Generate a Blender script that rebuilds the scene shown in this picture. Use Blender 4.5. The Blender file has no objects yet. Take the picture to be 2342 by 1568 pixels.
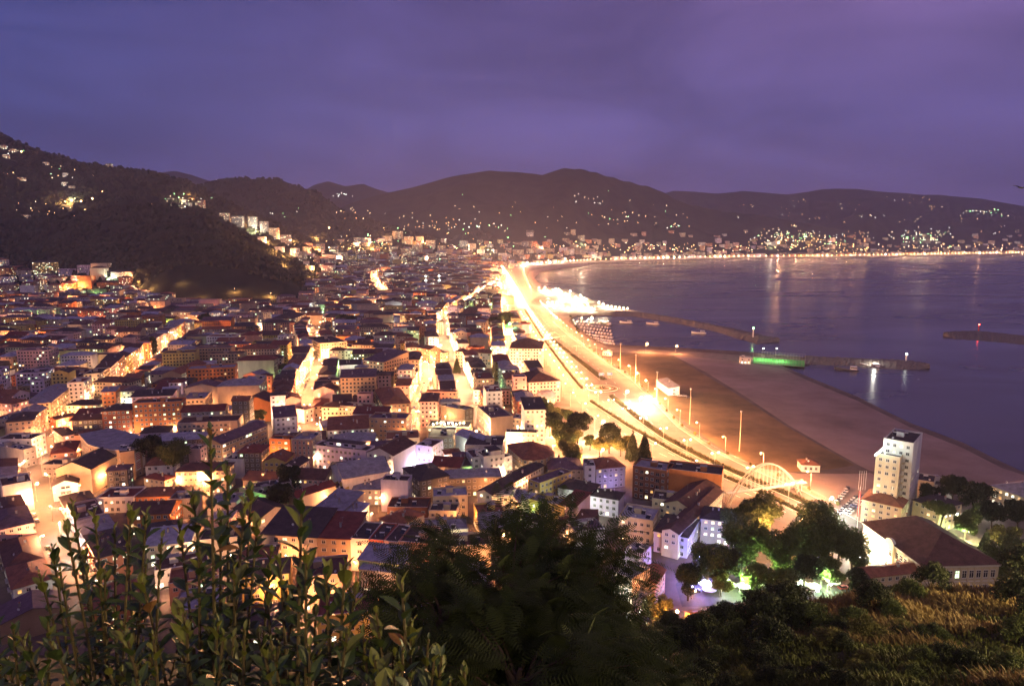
import bpy, math, random
import numpy as np
from mathutils import Vector, noise
R=random.Random(7)
C=bpy.context.scene.collection
PI=math.pi
# ---------------------------------------------------------------- camera model: survey helper that turns a bearing into a ground point
F=1561.;H=130.;TH=math.atan(239/F);CT,ST=math.cos(TH),math.sin(TH)
GZ=1.5
def ray(u,v):
    a=(u-1171)/F;b=(784-v)/F
    return (a,CT+b*ST,-ST+b*CT)
def at(u,v,z=GZ):
    d=ray(u,v);t=(z-H)/d[2];return Vector((d[0]*t,d[1]*t,z))
def ald(u,v,Y):
    d=ray(u,v);t=Y/d[1];return Vector((d[0]*t,Y,H+d[2]*t))
def pr(x,y,z):
    dz=z-H;cy=y*CT-dz*ST;up=y*ST+dz*CT
    if cy<.1:return (-9e9,-9e9)
    return (1171+F*x/cy,784-F*up/cy)
# zoomed survey sheets
Z={0:(0,0,1.0931),1:(0,900,.2137),2:(400,900,.2137),3:(850,900,.2137),4:(1200,1100,.2137),5:(600,1050,.2742),6:(1150,1050,.27755),7:(1700,1050,.3672),8:(600,700,.2742),9:(1200,700,.2742)}
def zc(k,x,y):
    a,b,s=Z[k];return ((a+x*s)/1.0931,(b+y*s)/1.0931)
# ---------------------------------------------------------------- materials
MATS={}
def mat(name,col=(.5,.5,.5),rough=.8,metal=0,var=.0,scale=.3,emit=None,es=1,bump=0,bscale=2,spec=.3,col2=None,trans=0,sample=False,coord='Object',stretch=None,detail=4):
    if name in MATS:return MATS[name]
    m=bpy.data.materials.new(name);m.use_nodes=True;nt=m.node_tree;N=nt.nodes;L=nt.links
    b=N['Principled BSDF'];b.inputs['Roughness'].default_value=rough;b.inputs['Metallic'].default_value=metal
    b.inputs['Specular IOR Level'].default_value=spec
    b.inputs['Base Color'].default_value=(*col,1)
    tc=None
    if var or col2 or bump:
        tc=N.new('ShaderNodeTexCoord');mp=N.new('ShaderNodeMapping');L.new(tc.outputs[coord],mp.inputs[0])
        if stretch:mp.inputs['Scale'].default_value=stretch
    if var or col2:
        n=N.new('ShaderNodeTexNoise');n.inputs['Scale'].default_value=scale;n.inputs['Detail'].default_value=detail;n.inputs['Roughness'].default_value=.65
        L.new(mp.outputs[0],n.inputs['Vector'])
        r=N.new('ShaderNodeValToRGB');r.color_ramp.elements[0].position=.32;r.color_ramp.elements[1].position=.68
        c2=col2 or tuple(min(1,c*(1+var)) for c in col);c1=col if col2 else tuple(c*(1-var) for c in col)
        r.color_ramp.elements[0].color=(*c1,1);r.color_ramp.elements[1].color=(*c2,1)
        L.new(n.outputs[0],r.inputs[0]);L.new(r.outputs[0],b.inputs['Base Color'])
    if bump:
        n=N.new('ShaderNodeTexNoise');n.inputs['Scale'].default_value=bscale;n.inputs['Detail'].default_value=5
        L.new(mp.outputs[0],n.inputs['Vector']);bp=N.new('ShaderNodeBump');bp.inputs['Strength'].default_value=bump;bp.inputs['Distance'].default_value=.1
        L.new(n.outputs[0],bp.inputs['Height']);L.new(bp.outputs[0],b.inputs['Normal'])
    if emit:
        b.inputs['Emission Color'].default_value=(*emit,1);b.inputs['Emission Strength'].default_value=es
    m.cycles.emission_sampling='AUTO' if sample else 'NONE'
    if trans:
        b.inputs['Transmission Weight'].default_value=trans
    MATS[name]=m;return m
WALL={}
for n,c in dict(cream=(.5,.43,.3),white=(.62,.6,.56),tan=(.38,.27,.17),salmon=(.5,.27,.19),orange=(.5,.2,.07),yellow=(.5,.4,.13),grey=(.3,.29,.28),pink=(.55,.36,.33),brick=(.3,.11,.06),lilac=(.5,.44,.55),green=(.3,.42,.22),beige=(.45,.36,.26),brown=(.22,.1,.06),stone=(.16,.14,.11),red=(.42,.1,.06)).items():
    WALL[n]=mat('plaster_'+n,c,.85,var=.16,scale=.22,bump=.25,bscale=1.5,stretch=(1,1,.35),detail=6)
ROOF={}
for n,c in dict(red=(.16,.045,.035),brown=(.1,.05,.04),dark=(.06,.045,.045),gray=(.24,.24,.27),purple=(.12,.08,.1),blue=(.3,.31,.38),rust=(.22,.09,.05)).items():
    m=mat('roof_'+n,c,.75,var=.35,scale=.35,bump=.5,bscale=6,detail=8,stretch=(1,1,2))
    ROOF[n]=m
M_glass=mat('window_glass',(.03,.03,.04),.15,spec=.6)
M_frame=mat('window_frame',(.55,.52,.48),.6,var=.1)
M_slab=mat('concrete',(.32,.3,.28),.9,var=.25,scale=.5)
def lit(n,c,s):
    m=mat(n,(.1,.08,.05),.6,emit=c,es=s)
    nt=m.node_tree;N=nt.nodes;L=nt.links;tc=N.new('ShaderNodeTexCoord');no=N.new('ShaderNodeTexNoise');no.inputs['Scale'].default_value=1.1;no.inputs['Detail'].default_value=3
    L.new(tc.outputs['Object'],no.inputs['Vector']);mr=N.new('ShaderNodeMapRange');mr.inputs[1].default_value=.35;mr.inputs[2].default_value=.65;mr.inputs[3].default_value=s*.3;mr.inputs[4].default_value=s*1.25
    L.new(no.outputs[0],mr.inputs[0]);L.new(mr.outputs[0],N['Principled BSDF'].inputs['Emission Strength']);return m
LIT=[lit('lit_window_warm',(1,.62,.25),1.6),lit('lit_window_cream',(1,.8,.45),2.6),lit('lit_window_pale',(1,.95,.7),3.2),lit('lit_window_green',(.75,1,.6),2.2),lit('lit_window_amber',(1,.5,.12),1.5)]
M_pole=mat('galvanised_pole',(.35,.33,.3),.5,metal=.4)
M_asphalt=mat('asphalt',(.12,.11,.1),.8,var=.25,scale=.08,coord='Object',bump=.2,bscale=1)
M_pave=mat('paving',(.22,.18,.15),.85,var=.25,scale=.15)
M_line=mat('road_paint',(.7,.7,.66),.7)
M_grassf=mat('field_grass',(.08,.06,.03),.95,col2=(.27,.17,.085),scale=.022,detail=11,bump=.4,bscale=.5)
M_gravel=mat('compacted_gravel',(.19,.14,.12),.95,col2=(.36,.27,.23),scale=.018,detail=12,bump=.3,bscale=.4)
M_rock=mat('breakwater_rock',(.1,.09,.075),.95,col2=(.26,.22,.18),scale=.5,bump=1,bscale=1)
M_bark=mat('bark',(.07,.05,.035),.95,var=.3,scale=3)
M_white=mat('white_paint',(.7,.7,.68),.5,var=.08)
M_blue=mat('blue_paint',(.05,.12,.35),.5)
M_redp=mat('red_paint',(.5,.04,.03),.5)
M_hull=mat('hull_dark',(.05,.06,.09),.5,var=.2)
# ---------------------------------------------------------------- mesh builder
class MB:
    def __init__(s):s.v=[];s.f=[];s.m=[];s.ms=[]
    def mi(s,m):
        if m not in s.ms:s.ms.append(m)
        return s.ms.index(m)
    def poly(s,pts,m):
        k=len(s.v);s.v+= [tuple(p) for p in pts];s.f.append(tuple(range(k,k+len(pts))));s.m.append(s.mi(m))
    def box(s,x0,x1,y0,y1,z0,z1,m,bottom=True):
        k=len(s.v);s.v+=[(x0,y0,z0),(x1,y0,z0),(x1,y1,z0),(x0,y1,z0),(x0,y0,z1),(x1,y0,z1),(x1,y1,z1),(x0,y1,z1)]
        fs=[(0,1,5,4),(1,2,6,5),(2,3,7,6),(3,0,4,7),(4,5,6,7)]+([(3,2,1,0)] if bottom else [])
        i=s.mi(m)
        for f in fs:s.f.append(tuple(k+a for a in f));s.m.append(i)
    def prism(s,pts,z0,z1,m,top=None):
        n=len(pts);k=len(s.v);s.v+=[(p[0],p[1],z0) for p in pts]+[(p[0],p[1],z1) for p in pts]
        i=s.mi(m)
        for a in range(n):
            b=(a+1)%n;s.f.append((k+a,k+b,k+n+b,k+n+a));s.m.append(i)
        s.f.append(tuple(k+n+a for a in range(n)));s.m.append(s.mi(top or m))
        s.f.append(tuple(k+a for a in reversed(range(n))));s.m.append(i)
    def tube(s,path,r,m,n=6,cap=True):
        path=[Vector(p) for p in path]
        if not isinstance(r,(list,tuple)):r=[r]*len(path)
        k=len(s.v);i=s.mi(m)
        for j,p in enumerate(path):
            d=(path[min(j+1,len(path)-1)]-path[max(j-1,0)]).normalized()
            a=d.cross(Vector((0,0,1)) if abs(d.z)<.9 else Vector((1,0,0))).normalized();b=d.cross(a)
            for q in range(n):
                t=2*PI*q/n;s.v.append(tuple(p+(a*math.cos(t)+b*math.sin(t))*r[j]))
        for j in range(len(path)-1):
            for q in range(n):
                q2=(q+1)%n;s.f.append((k+j*n+q,k+j*n+q2,k+(j+1)*n+q2,k+(j+1)*n+q));s.m.append(i)
        if cap:
            s.f.append(tuple(k+q for q in reversed(range(n))));s.m.append(i)
            s.f.append(tuple(k+(len(path)-1)*n+q for q in range(n)));s.m.append(i)
    def lathe(s,prof,m,n=16,c=(0,0)):
        k=len(s.v);i=s.mi(m)
        for r,z in prof:
            for q in range(n):
                t=2*PI*q/n;s.v.append((c[0]+r*math.cos(t),c[1]+r*math.sin(t),z))
        for j in range(len(prof)-1):
            for q in range(n):
                q2=(q+1)%n;s.f.append((k+j*n+q,k+j*n+q2,k+(j+1)*n+q2,k+(j+1)*n+q));s.m.append(i)
    def ball(s,c,r,m,n=8,k2=5):
        s.lathe([(max(.001,r*math.sin(PI*j/k2)),c[2]-r*math.cos(PI*j/k2)) for j in range(k2+1)],m,n,(c[0],c[1]))
    def mesh(s,name):
        me=bpy.data.meshes.new(name);me.from_pydata(s.v,[],s.f)
        for m in s.ms:me.materials.append(m)
        me.polygons.foreach_set('material_index',s.m);me.update();return me
    def build(s,name,parent=None,loc=None):
        o=bpy.data.objects.new(name,s.mesh(name));C.objects.link(o)
        if parent:o.parent=parent
        if loc is not None:o.location=loc
        return o
def tag(o,label=None,cat=None,group=None,kind=None):
    if label:o['label']=label
    if cat:o['category']=cat
    if group:o['group']=group
    if kind:o['kind']=kind
    return o
def empty(name,loc,rz=0,label=None,cat=None,group=None,scale=1):
    o=bpy.data.objects.new(name,None);o.location=loc;o.rotation_euler=(0,0,rz);o.scale=(scale,)*3;C.objects.link(o);o.empty_display_size=.5
    return tag(o,label,cat,group)
def child(name,me,parent,loc=(0,0,0),rz=0,sc=(1,1,1)):
    o=bpy.data.objects.new(name,me);o.parent=parent;o.location=loc;o.rotation_euler=(0,0,rz);o.scale=sc;C.objects.link(o);return o
def copy_tree(o,parent=None):
    c=o.copy();C.objects.link(c)
    if parent:c.parent=parent
    for ch in list(o.children):copy_tree(ch,c)
    return c
def npmesh(name,V,Fc,mats,mi=None,smooth=False):
    """V (n,3), Fc (m,k) numpy arrays"""
    me=bpy.data.meshes.new(name);k=Fc.shape[1];m=Fc.shape[0]
    me.vertices.add(len(V));me.vertices.foreach_set('co',np.ascontiguousarray(V,dtype=np.float32).ravel())
    me.loops.add(m*k);me.loops.foreach_set('vertex_index',np.ascontiguousarray(Fc,dtype=np.int32).ravel())
    me.polygons.add(m);me.polygons.foreach_set('loop_start',np.arange(0,m*k,k,dtype=np.int32));me.polygons.foreach_set('loop_total',np.full(m,k,dtype=np.int32))
    for x in mats:me.materials.append(x)
    if mi is not None:me.polygons.foreach_set('material_index',np.asarray(mi,dtype=np.int32))
    if smooth:me.polygons.foreach_set('use_smooth',np.ones(m,dtype=bool))
    me.update(calc_edges=True);return me
ORD='first second third fourth fifth sixth seventh eighth ninth tenth eleventh twelfth thirteenth fourteenth fifteenth sixteenth seventeenth eighteenth nineteenth'.split()
TENS='twenty thirty forty fifty sixty seventy eighty ninety'.split()
def ordw(i):
    if i<=19:return ORD[i-1]
    if i>=100:
        return 'hundredth' if i==100 else 'hundred-and-'+ordw(i-100)
    t,r=divmod(i,10)
    return (TENS[t-2][:-1]+'ieth') if r==0 else TENS[t-2]+'-'+ORD[r-1]
# ---------------------------------------------------------------- lights
NL=0;LK=3.5
def light(kind,loc,col,P,rad=.4,parent=None,spot=None,rot=None):
    global NL
    if col[0]==1 and col[1]<.66 and col[2]<.4:col=(1,col[1]*.86,col[2]*1.05+.02)
    l=bpy.data.lights.new('lamp_light',kind);l.energy=P*LK;l.color=col;l.shadow_soft_size=rad
    o=bpy.data.objects.new('lamp_light',l);o.location=loc;C.objects.link(o);NL+=1
    if kind=='SPOT':l.spot_size=spot or math.radians(150);l.spot_blend=.6
    if rot:o.rotation_euler=rot
    if parent:o.parent=parent
    return o
SOD=(1,.42,.1);WARM=(1,.62,.26);WHT=(.9,1,.85);GRN=(.45,1,.35);COOL=(.7,.85,1);PUR=(.45,.35,1)
def bulbm(n,c,s):return mat('bulb_'+n,(.8,.8,.8),.5,emit=c,es=s)
B_SOD=bulbm('sodium',(1,.55,.2),16);B_WARM=bulbm('warm',(1,.78,.45),16);B_WHT=bulbm('white',(.9,1,.9),16);B_GRN=bulbm('green',(.3,1,.35),30);B_RED=bulbm('red',(1,.05,.03),30);B_BLU=bulbm('blue',(.5,.5,1),30)
BM={SOD:B_SOD,WARM:B_WARM,WHT:B_WHT,GRN:B_GRN,COOL:B_WHT,PUR:B_BLU}
# ---------------------------------------------------------------- terrain
def prof(pts):
    T=[];S=[]
    for u,v in pts:
        d=ray(u,v);T.append(d[0]/d[1]);S.append(d[2]/d[1])
    return np.array(T),np.array(S)
# silhouette bearings, crest distance, foot distance (each hill has its own range and depth)
HILLS=[
 ('near',prof([(-500,200),(-200,265),(0,305),(60,330),(100,345),(180,368),(250,380),(350,395),(430,413),(480,440),(540,470),(620,505),(700,545),(780,600),(800,640)]),[(-500,2500),(430,2500),(800,2300)],[(-500,1650),(400,1700),(800,1900)]),
 ('spur',prof([(-500,470),(-100,480),(60,500),(200,480),(320,468),(400,468),(480,484),(520,510),(560,533),(600,560),(640,580),(672,604),(690,625),(700,660),(704,700)]),[(-500,2000),(300,1900),(560,1800),(704,1620)],[(-500,1500),(300,1400),(400,1290),(560,1225),(704,1235)]),
 ('second',prof([(300,470),(430,430),(500,408),(560,405),(640,410),(720,436),(780,478),(860,508),(940,528),(1020,552),(1100,600)]),[(300,3600),(1100,3300)],[(300,2700),(700,2700),(1100,2900)]),
 ('centre',prof([(640,560),(740,490),(800,465),(860,446),(950,425),(1040,402),(1120,388),(1180,392),(1240,400),(1262,392),(1290,382),(1340,387),(1420,410),(1500,430),(1560,462),(1650,482),(1750,492),(1850,510),(1950,530),(2080,575)]),[(640,5200),(1300,5400),(1850,6300),(2080,6500)],[(640,3900),(1100,3500),(1250,3900),(1400,4350),(1700,4950),(1850,5500),(2080,5700)]),
 ('far_left',prof([(300,400),(400,388),(440,398),(480,412),(560,430),(690,436),(720,420),(750,412),(790,424),(830,418),(860,430),(1000,470)]),[(300,7200),(1000,7200)],[(300,5500),(1000,5500)]),
 ('far_right',prof([(1400,470),(1540,435),(1640,442),(1700,435),(1740,440),(1800,444),(1880,432),(1960,431),(2050,440),(2110,445),(2150,444),(2250,455),(2342,470),(2700,480)]),[(1400,8600),(2700,9400)],[(1400,6200),(2000,6400),(2700,6900)]),
 ('foothill',prof([(1500,575),(1640,520),(1720,500),(1800,515),(1900,510),(1990,476),(2050,500),(2100,520),(2180,500),(2260,498),(2342,510),(2700,520)]),[(1500,6600),(2000,7200),(2700,7900)],[(1500,5000),(1850,5500),(2000,5750),(2342,6350),(2700,6700)]),
 ('knoll',prof([(960,580),(1040,545),(1090,522),(1130,520),(1180,530),(1260,545),(1350,560),(1420,590)]),[(960,3900),(1420,4600)],[(960,3300),(1200,3400),(1420,4150)]),
]
def fbm(x,y,s,o=4):
    return noise.fractal(Vector((x/s,y/s,3.1)),1.0,2.0,o)
_HP=[]
for n,(T,S),cr,ft in HILLS:
    ti=lambda u:(u-1171)/F/ .99
    _HP.append((T,S,[ti(a) for a,_ in cr],[b for _,b in cr],[ti(a) for a,_ in ft],[b for _,b in ft],n))
def hz(x,y):
    t=x/y;best=-6.
    nz=None
    for T,S,ct,cy,ft,fy,n in _HP:
        if t<T[0] or t>T[-1]:continue
        s=float(np.interp(t,T,S));Yc=float(np.interp(t,ct,cy));Yf=float(np.interp(t,ft,fy))
        if y<Yf:continue
        zcr=H+s*Yc
        if zcr<2:continue
        if nz is None:nz=fbm(x,y,420);n2=fbm(x,y,90,3)
        if y<=Yc:
            r=(y-Yf)/(Yc-Yf);z=zcr*(r**.9)+(nz*.28*zcr+n2*.06*zcr)*math.sin(PI*min(1,r*1.02))*(1-r*.45)*.6
            sl=(z-H)/y
            if sl>s*0.5+.5*s and r<.97:z=min(z,H+(s-.004)*y)
        else:
            r=(y-Yc)/(1.3*(Yc-Yf));z=zcr*(1-r)
        if z>best:best=z
    return best
TG_T=np.linspace(-1.05,1.05,560);TG_Y=np.concatenate([np.geomspace(1180,3000,130),np.geomspace(3040,12500,130)])
HG=np.array([[hz(t*y,y) for t in TG_T] for y in TG_Y])
def terr(x,y):
    """ground height: town level unless a hill rises above it"""
    if y<1185 or y>12400:return GZ
    t=x/y
    if abs(t)>1.04:return GZ
    i=min(len(TG_Y)-2,max(0,int(np.searchsorted(TG_Y,y)-1)));j=min(len(TG_T)-2,max(0,int((t+1.05)/(2.1/559))))
    fy=(y-TG_Y[i])/(TG_Y[i+1]-TG_Y[i]);fx=(t-TG_T[j])/(TG_T[j+1]-TG_T[j])
    z=(HG[i,j]*(1-fx)+HG[i,j+1]*fx)*(1-fy)+(HG[i+1,j]*(1-fx)+HG[i+1,j+1]*fx)*fy
    return max(GZ,float(z))
def hit(u,v,y0=600,y1=12000):
    d=ray(u,v);y=y0
    while y<y1:
        t=y/d[1];x=d[0]*t;z=H+d[2]*t
        if z<=terr(x,y)+.01:return Vector((x,y,terr(x,y)))
        y*=1.008
    return None
M_hill=mat('hill_woodland',(.014,.018,.012),1,col2=(.035,.042,.024),scale=.011,detail=9,bump=1,bscale=.05,spec=.05)
def mk_terrain():
    nt,ny=len(TG_T),len(TG_Y)
    X=TG_T[None,:]*TG_Y[:,None];Y=np.repeat(TG_Y[:,None],nt,1)
    V=np.stack([X,Y,HG],2).reshape(-1,3)
    I=np.arange(ny*nt).reshape(ny,nt);Q=np.stack([I[:-1,:-1],I[:-1,1:],I[1:,1:],I[1:,:-1]],2).reshape(-1,4)
    keep=(V[Q][:,:,2].max(1)>0)
    o=bpy.data.objects.new('hills',npmesh('hills',V,Q[keep],[M_hill],smooth=True));C.objects.link(o);tag(o,'dark wooded hills behind the town and the bay','hills',kind='structure')
mk_terrain()
# ---- flat land by the coast line (bearings on the water line)
from mathutils.geometry import tessellate_polygon
def flat(name,pts,z,m,z0=None,label=None,cat=None,kind='structure',side=None):
    P=[Vector((p[0],p[1],0)) for p in pts]
    tri=tessellate_polygon([P])
    b=MB();i=b.mi(m);b.v=[(p[0],p[1],z) for p in P]
    for t in tri:
        a,bb,c=[P[q] for q in t]
        if (bb-a).cross(c-a).z<0:t=(t[0],t[2],t[1])
        b.f.append(tuple(t));b.m.append(i)
    if z0 is not None:
        n=len(P);k=len(b.v);b.v+=[(p[0],p[1],z0) for p in P];j=b.mi(side or m)
        for a in range(n):
            c=(a+1)%n;b.f.append((a,c,k+c,k+a));b.m.append(j)
    o=b.build(name);tag(o,label,cat,kind=kind);return o
I0=lambda l,z=0:[at(u,v,z) for u,v in l]
COAST=[(2342,1085),(2290,1060),(2200,1015),(2080,970),(1960,910),(1850,865),(1785,838),(1845,832),(1845,820),(1700,806),(1550,797),(1400,790),(1385,790),(1345,768),(1312,745),(1302,728),(1320,722),(1450,720),(1450,712),(1370,694),(1320,672),(1300,664),(1222,655),(1206,636),(1214,622),(1250,612),(1345,603),(1420,600),(1500,597),(1700,592),(1850,591),(2000,589),(2150,586),(2342,583),(2700,580)]
cs=I0(COAST)
far=[(x,12400) for x in (13000,6000,0,-6000,-13000)]
land=[(400,260),]+[(p.x,p.y) for p in cs]+far+[(-13000,1200),(-900,100),(-300,60),(-300,-60),(400,-60)]
M_soil=mat('town_ground',(.13,.1,.085),.95,var=.3,scale=.06,detail=7)
flat('ground',land,GZ-.25,M_soil,-3,'town ground reaching from the hillside to the bay','ground',side=M_rock)
# water
def water():
    m=bpy.data.materials.new('sea_water');m.use_nodes=True;N=m.node_tree.nodes;L=m.node_tree.links;b=N['Principled BSDF']
    b.inputs['Base Color'].default_value=(.03,.03,.05,1);b.inputs['Roughness'].default_value=.12;b.inputs['IOR'].default_value=1.33;b.inputs['Specular IOR Level'].default_value=.8
    tc=N.new('ShaderNodeTexCoord');mp=N.new('ShaderNodeMapping');mp.inputs['Scale'].default_value=(.0022,.006,1);mp.inputs['Rotation'].default_value=(0,0,.25);L.new(tc.outputs['Object'],mp.inputs[0])
    n=N.new('ShaderNodeTexNoise');n.inputs['Scale'].default_value=1;n.inputs['Detail'].default_value=5;n.inputs['Distortion'].default_value=1.2;L.new(mp.outputs[0],n.inputs['Vector'])
    r=N.new('ShaderNodeMapRange');r.inputs[1].default_value=.35;r.inputs[2].default_value=.65;r.inputs[3].default_value=.17;r.inputs[4].default_value=.3;L.new(n.outputs[0],r.inputs[0]);L.new(r.outputs[0],b.inputs['Roughness'])
    n2=N.new('ShaderNodeTexNoise');n2.inputs['Scale'].default_value=.22;n2.inputs['Detail'].default_value=4;L.new(tc.outputs['Object'],n2.inputs['Vector'])
    
    o=bpy.data.objects.new('sea',npmesh('sea',np.array([(-500,100,0),(14000,100,0),(14000,13000,0),(-500,13000,0)],float),np.array([[0,1,2,3]]),[m]));C.objects.link(o);tag(o,'calm dusk sea of the bay','sea',kind='structure')
water()
# breakwaters
def breakwater(name,top,bot,label,h=5.2,seed=1):
    rr=random.Random(seed)
    A=[at(u,v,0) for u,v in top];B=[at(u,v,0) for u,v in bot]
    def res(P,n=70):
        L=[0]
        for a,b in zip(P,P[1:]):L.append(L[-1]+(b-a).length)
        out=[]
        for i in range(n):
            s=L[-1]*i/(n-1)
            for j in range(len(P)-1):
                if s<=L[j+1]+1e-6:
                    t=(s-L[j])/max(1e-6,L[j+1]-L[j]);out.append(P[j].lerp(P[j+1],t));break
        return out
    A=res(A);B=res(B);n=len(A);K=9;b=MB();i=b.mi(M_rock)
    for q in range(n):
        for k in range(K):
            f=k/(K-1);p=B[q].lerp(A[q],f);hh=h*min(1,2.6*min(f,1-f))-.6
            e=.7
            b.v.append((p.x+rr.uniform(-e,e),p.y+rr.uniform(-e,e),(hh+rr.uniform(-.55,.55)) if 0<k<K-1 else -1))
    for q in range(n-1):
        for k in range(K-1):
            a=q*K+k;b.f.append((a,a+K,a+K+1,a+1));b.m.append(i)
    o=b.build(name);tag(o,label,'breakwater');return o
breakwater('breakwater',[(1400,712),(1450,712),(1560,730),(1680,751),(1740,763),(1782,779)],[(1400,724),(1450,724),(1560,742),(1640,760),(1690,777),(1730,788),(1782,781)],'long rock breakwater sheltering the marina, curving out from the lit tea garden')
breakwater('breakwater',[(1840,817),(1900,819),(1960,822),(2040,823),(2090,829),(2126,840)],[(1840,833),(1900,836),(1960,838),(2000,843),(2080,847),(2126,842)],'rock breakwater with two moored boats beyond the green-lit pitch',seed=2)
breakwater('breakwater',[(2157,766),(2185,757),(2230,755),(2280,760),(2380,770)],[(2157,767),(2185,776),(2240,780),(2300,785),(2380,793)],'short rock breakwater with the red beacon out in the bay',seed=3)
# fields and roads -------------------------------------------------
def img(l):return [(p.x,p.y) for p in I0(l,GZ)]
flat('field',img([(1405,812),(1450,808),(1530,812),(1560,826),(1610,855),(1700,910),(1800,975),(1905,1035),(1955,1062),(1900,1072),(1810,1078),(1720,1062),(1640,1018),(1560,958),(1500,912),(1455,868),(1425,842),(1395,825)]),GZ-.2,M_grassf,label='brown grass field behind the coast road',cat='field')
flat('gravel_lot',img([(1540,812),(1640,818),(1790,842),(1850,870),(1960,915),(2080,975),(2200,1022),(2290,1068),(2420,1110),(2420,1190),(2250,1160),(2100,1090),(1990,1075),(1965,1063),(1910,1032),(1805,972),(1705,906),(1615,851)]),GZ-.196,M_gravel,label='pale gravel lot between the field and the sea wall',cat='gravel lot')
flat('forecourt',img([(1730,1068),(1830,1082),(1960,1082),(1990,1080),(2050,1110),(1990,1180),(1950,1200),(1900,1165),(1840,1120)]),GZ-.192,M_gravel,label='open ground by the white tower',cat='ground')
flat('quay',img([(1262,722),(1310,722),(1300,735),(1320,752),(1345,772),(1390,793),(1560,802),(1700,812),(1850,826),(1850,832),(1700,826),(1560,812),(1400,804),(1340,790),(1300,765)]),GZ-.188,M_pave,label='paved quay of the harbour',cat='quay')
flat('beach',img([(1222,657),(1204,636),(1212,620),(1250,611),(1345,602),(1344,607),(1290,612),(1235,622),(1222,636),(1240,655)]),GZ-.18,M_gravel,label='narrow curved beach of the bay',cat='beach')
LE=[(1128,608),(1140,630),(1160,664),(1188,725),(1225,790),(1252,830),(1284,880),(1292,915),(1330,950),(1385,1010),(1470,1045),(1560,1085),(1640,1125),(1760,1180),(1900,1250),(2100,1345)]
CE=[(1196,610),(1198,634),(1216,680),(1262,733),(1300,767),(1345,799),(1399,838),(1444,868),(1489,913),(1549,975),(1625,1027),(1706,1066),(1834,1120),(1907,1160),(2010,1215),(2200,1310)]
def strip(name,A,B,z,m,**k):
    P=[(p.x,p.y) for p in A]+[(p.x,p.y) for p in reversed(B)]
    return flat(name,P,z,m,**k)
strip('highway',I0(LE,GZ),I0(CE,GZ),GZ-.17,M_asphalt,label='wide coast highway with planted medians',cat='road')
# far coast road as a ribbon
def ribbon(pts,w,z,m,name,label,kind='structure',cat='road'):
    P=[Vector((p[0],p[1],0)) for p in pts];Lf=[];Rt=[]
    for i,p in enumerate(P):
        d=(P[min(i+1,len(P)-1)]-P[max(i-1,0)]).normalized();n=Vector((-d.y,d.x,0));Lf.append(p+n*w/2);Rt.append(p-n*w/2)
    b=MB()
    for i in range(len(P)-1):b.poly([(Rt[i].x,Rt[i].y,z),(Rt[i+1].x,Rt[i+1].y,z),(Lf[i+1].x,Lf[i+1].y,z),(Lf[i].x,Lf[i].y,z)],m)
    o=b.build(name);tag(o,label,cat,kind=kind);return o
M_concrete_road=mat('worn_road',(.11,.1,.09),.8,var=.2,scale=.1)
FARROAD=[(1180,612),(1215,606),(1290,601),(1345,597),(1500,592),(1700,588),(1850,587),(2000,585),(2150,582),(2342,579),(2600,577)]
ribbon(img(FARROAD),26,GZ-.1,M_concrete_road,'coast_road','coast road curving round the far side of the bay')
# streets (town ground lines)
STREETS={
 's1':([(-160,235),(-236,323),(-263,361),(-299,432),(-379,709),(-430,900)],14),
 's2':([(-128,420),(-152,480),(-174,565),(-201,709),(-255,864),(-288,1000)],15),
 's3':([(30,330),(-5,390),(-25,447),(-47,600),(-84,828),(-108,1045),(-86,1320),(-60,1600),(-26,1958)],17),
 's4':([(-70,455),(-73,520),(-78,640),(-100,760)],13),
 's5':([(-288,1520),(-360,1800),(-437,2166),(-470,2500)],22),
 'p':([(38,345),(30,383),(18,520),(4,620),(-8,900),(-14,1300),(-24,1786)],13),
 'x1':([(-420,470),(-299,432),(-174,455),(-66,452),(25,450)],10),
 'x2':([(-600,760),(-379,709),(-201,709),(-66,700),(0,690)],9),
 'x3':([(-760,1010),(-440,960),(-280,1000),(-105,1010),(-12,990)],9),
 'x4':([(-236,323),(-140,330),(-60,320),(30,330)],8),
 'x5':([(-900,1330),(-600,1290),(-288,1320),(-86,1320)],10),
}
NM={'s1':'left avenue','s2':'middle avenue','s3':'main shopping street','s4':'short market street','s5':'distant avenue','p':'street along the highway front','x1':'near cross street','x2':'second cross street','x3':'third cross street','x4':'old bazaar street','x5':'far cross street'}
for i,(k,(pts,w)) in enumerate(STREETS.items()):
    ribbon(pts,w,GZ-.16+.004*i,M_concrete_road,'street','%s through the town'%NM[k])
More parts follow.
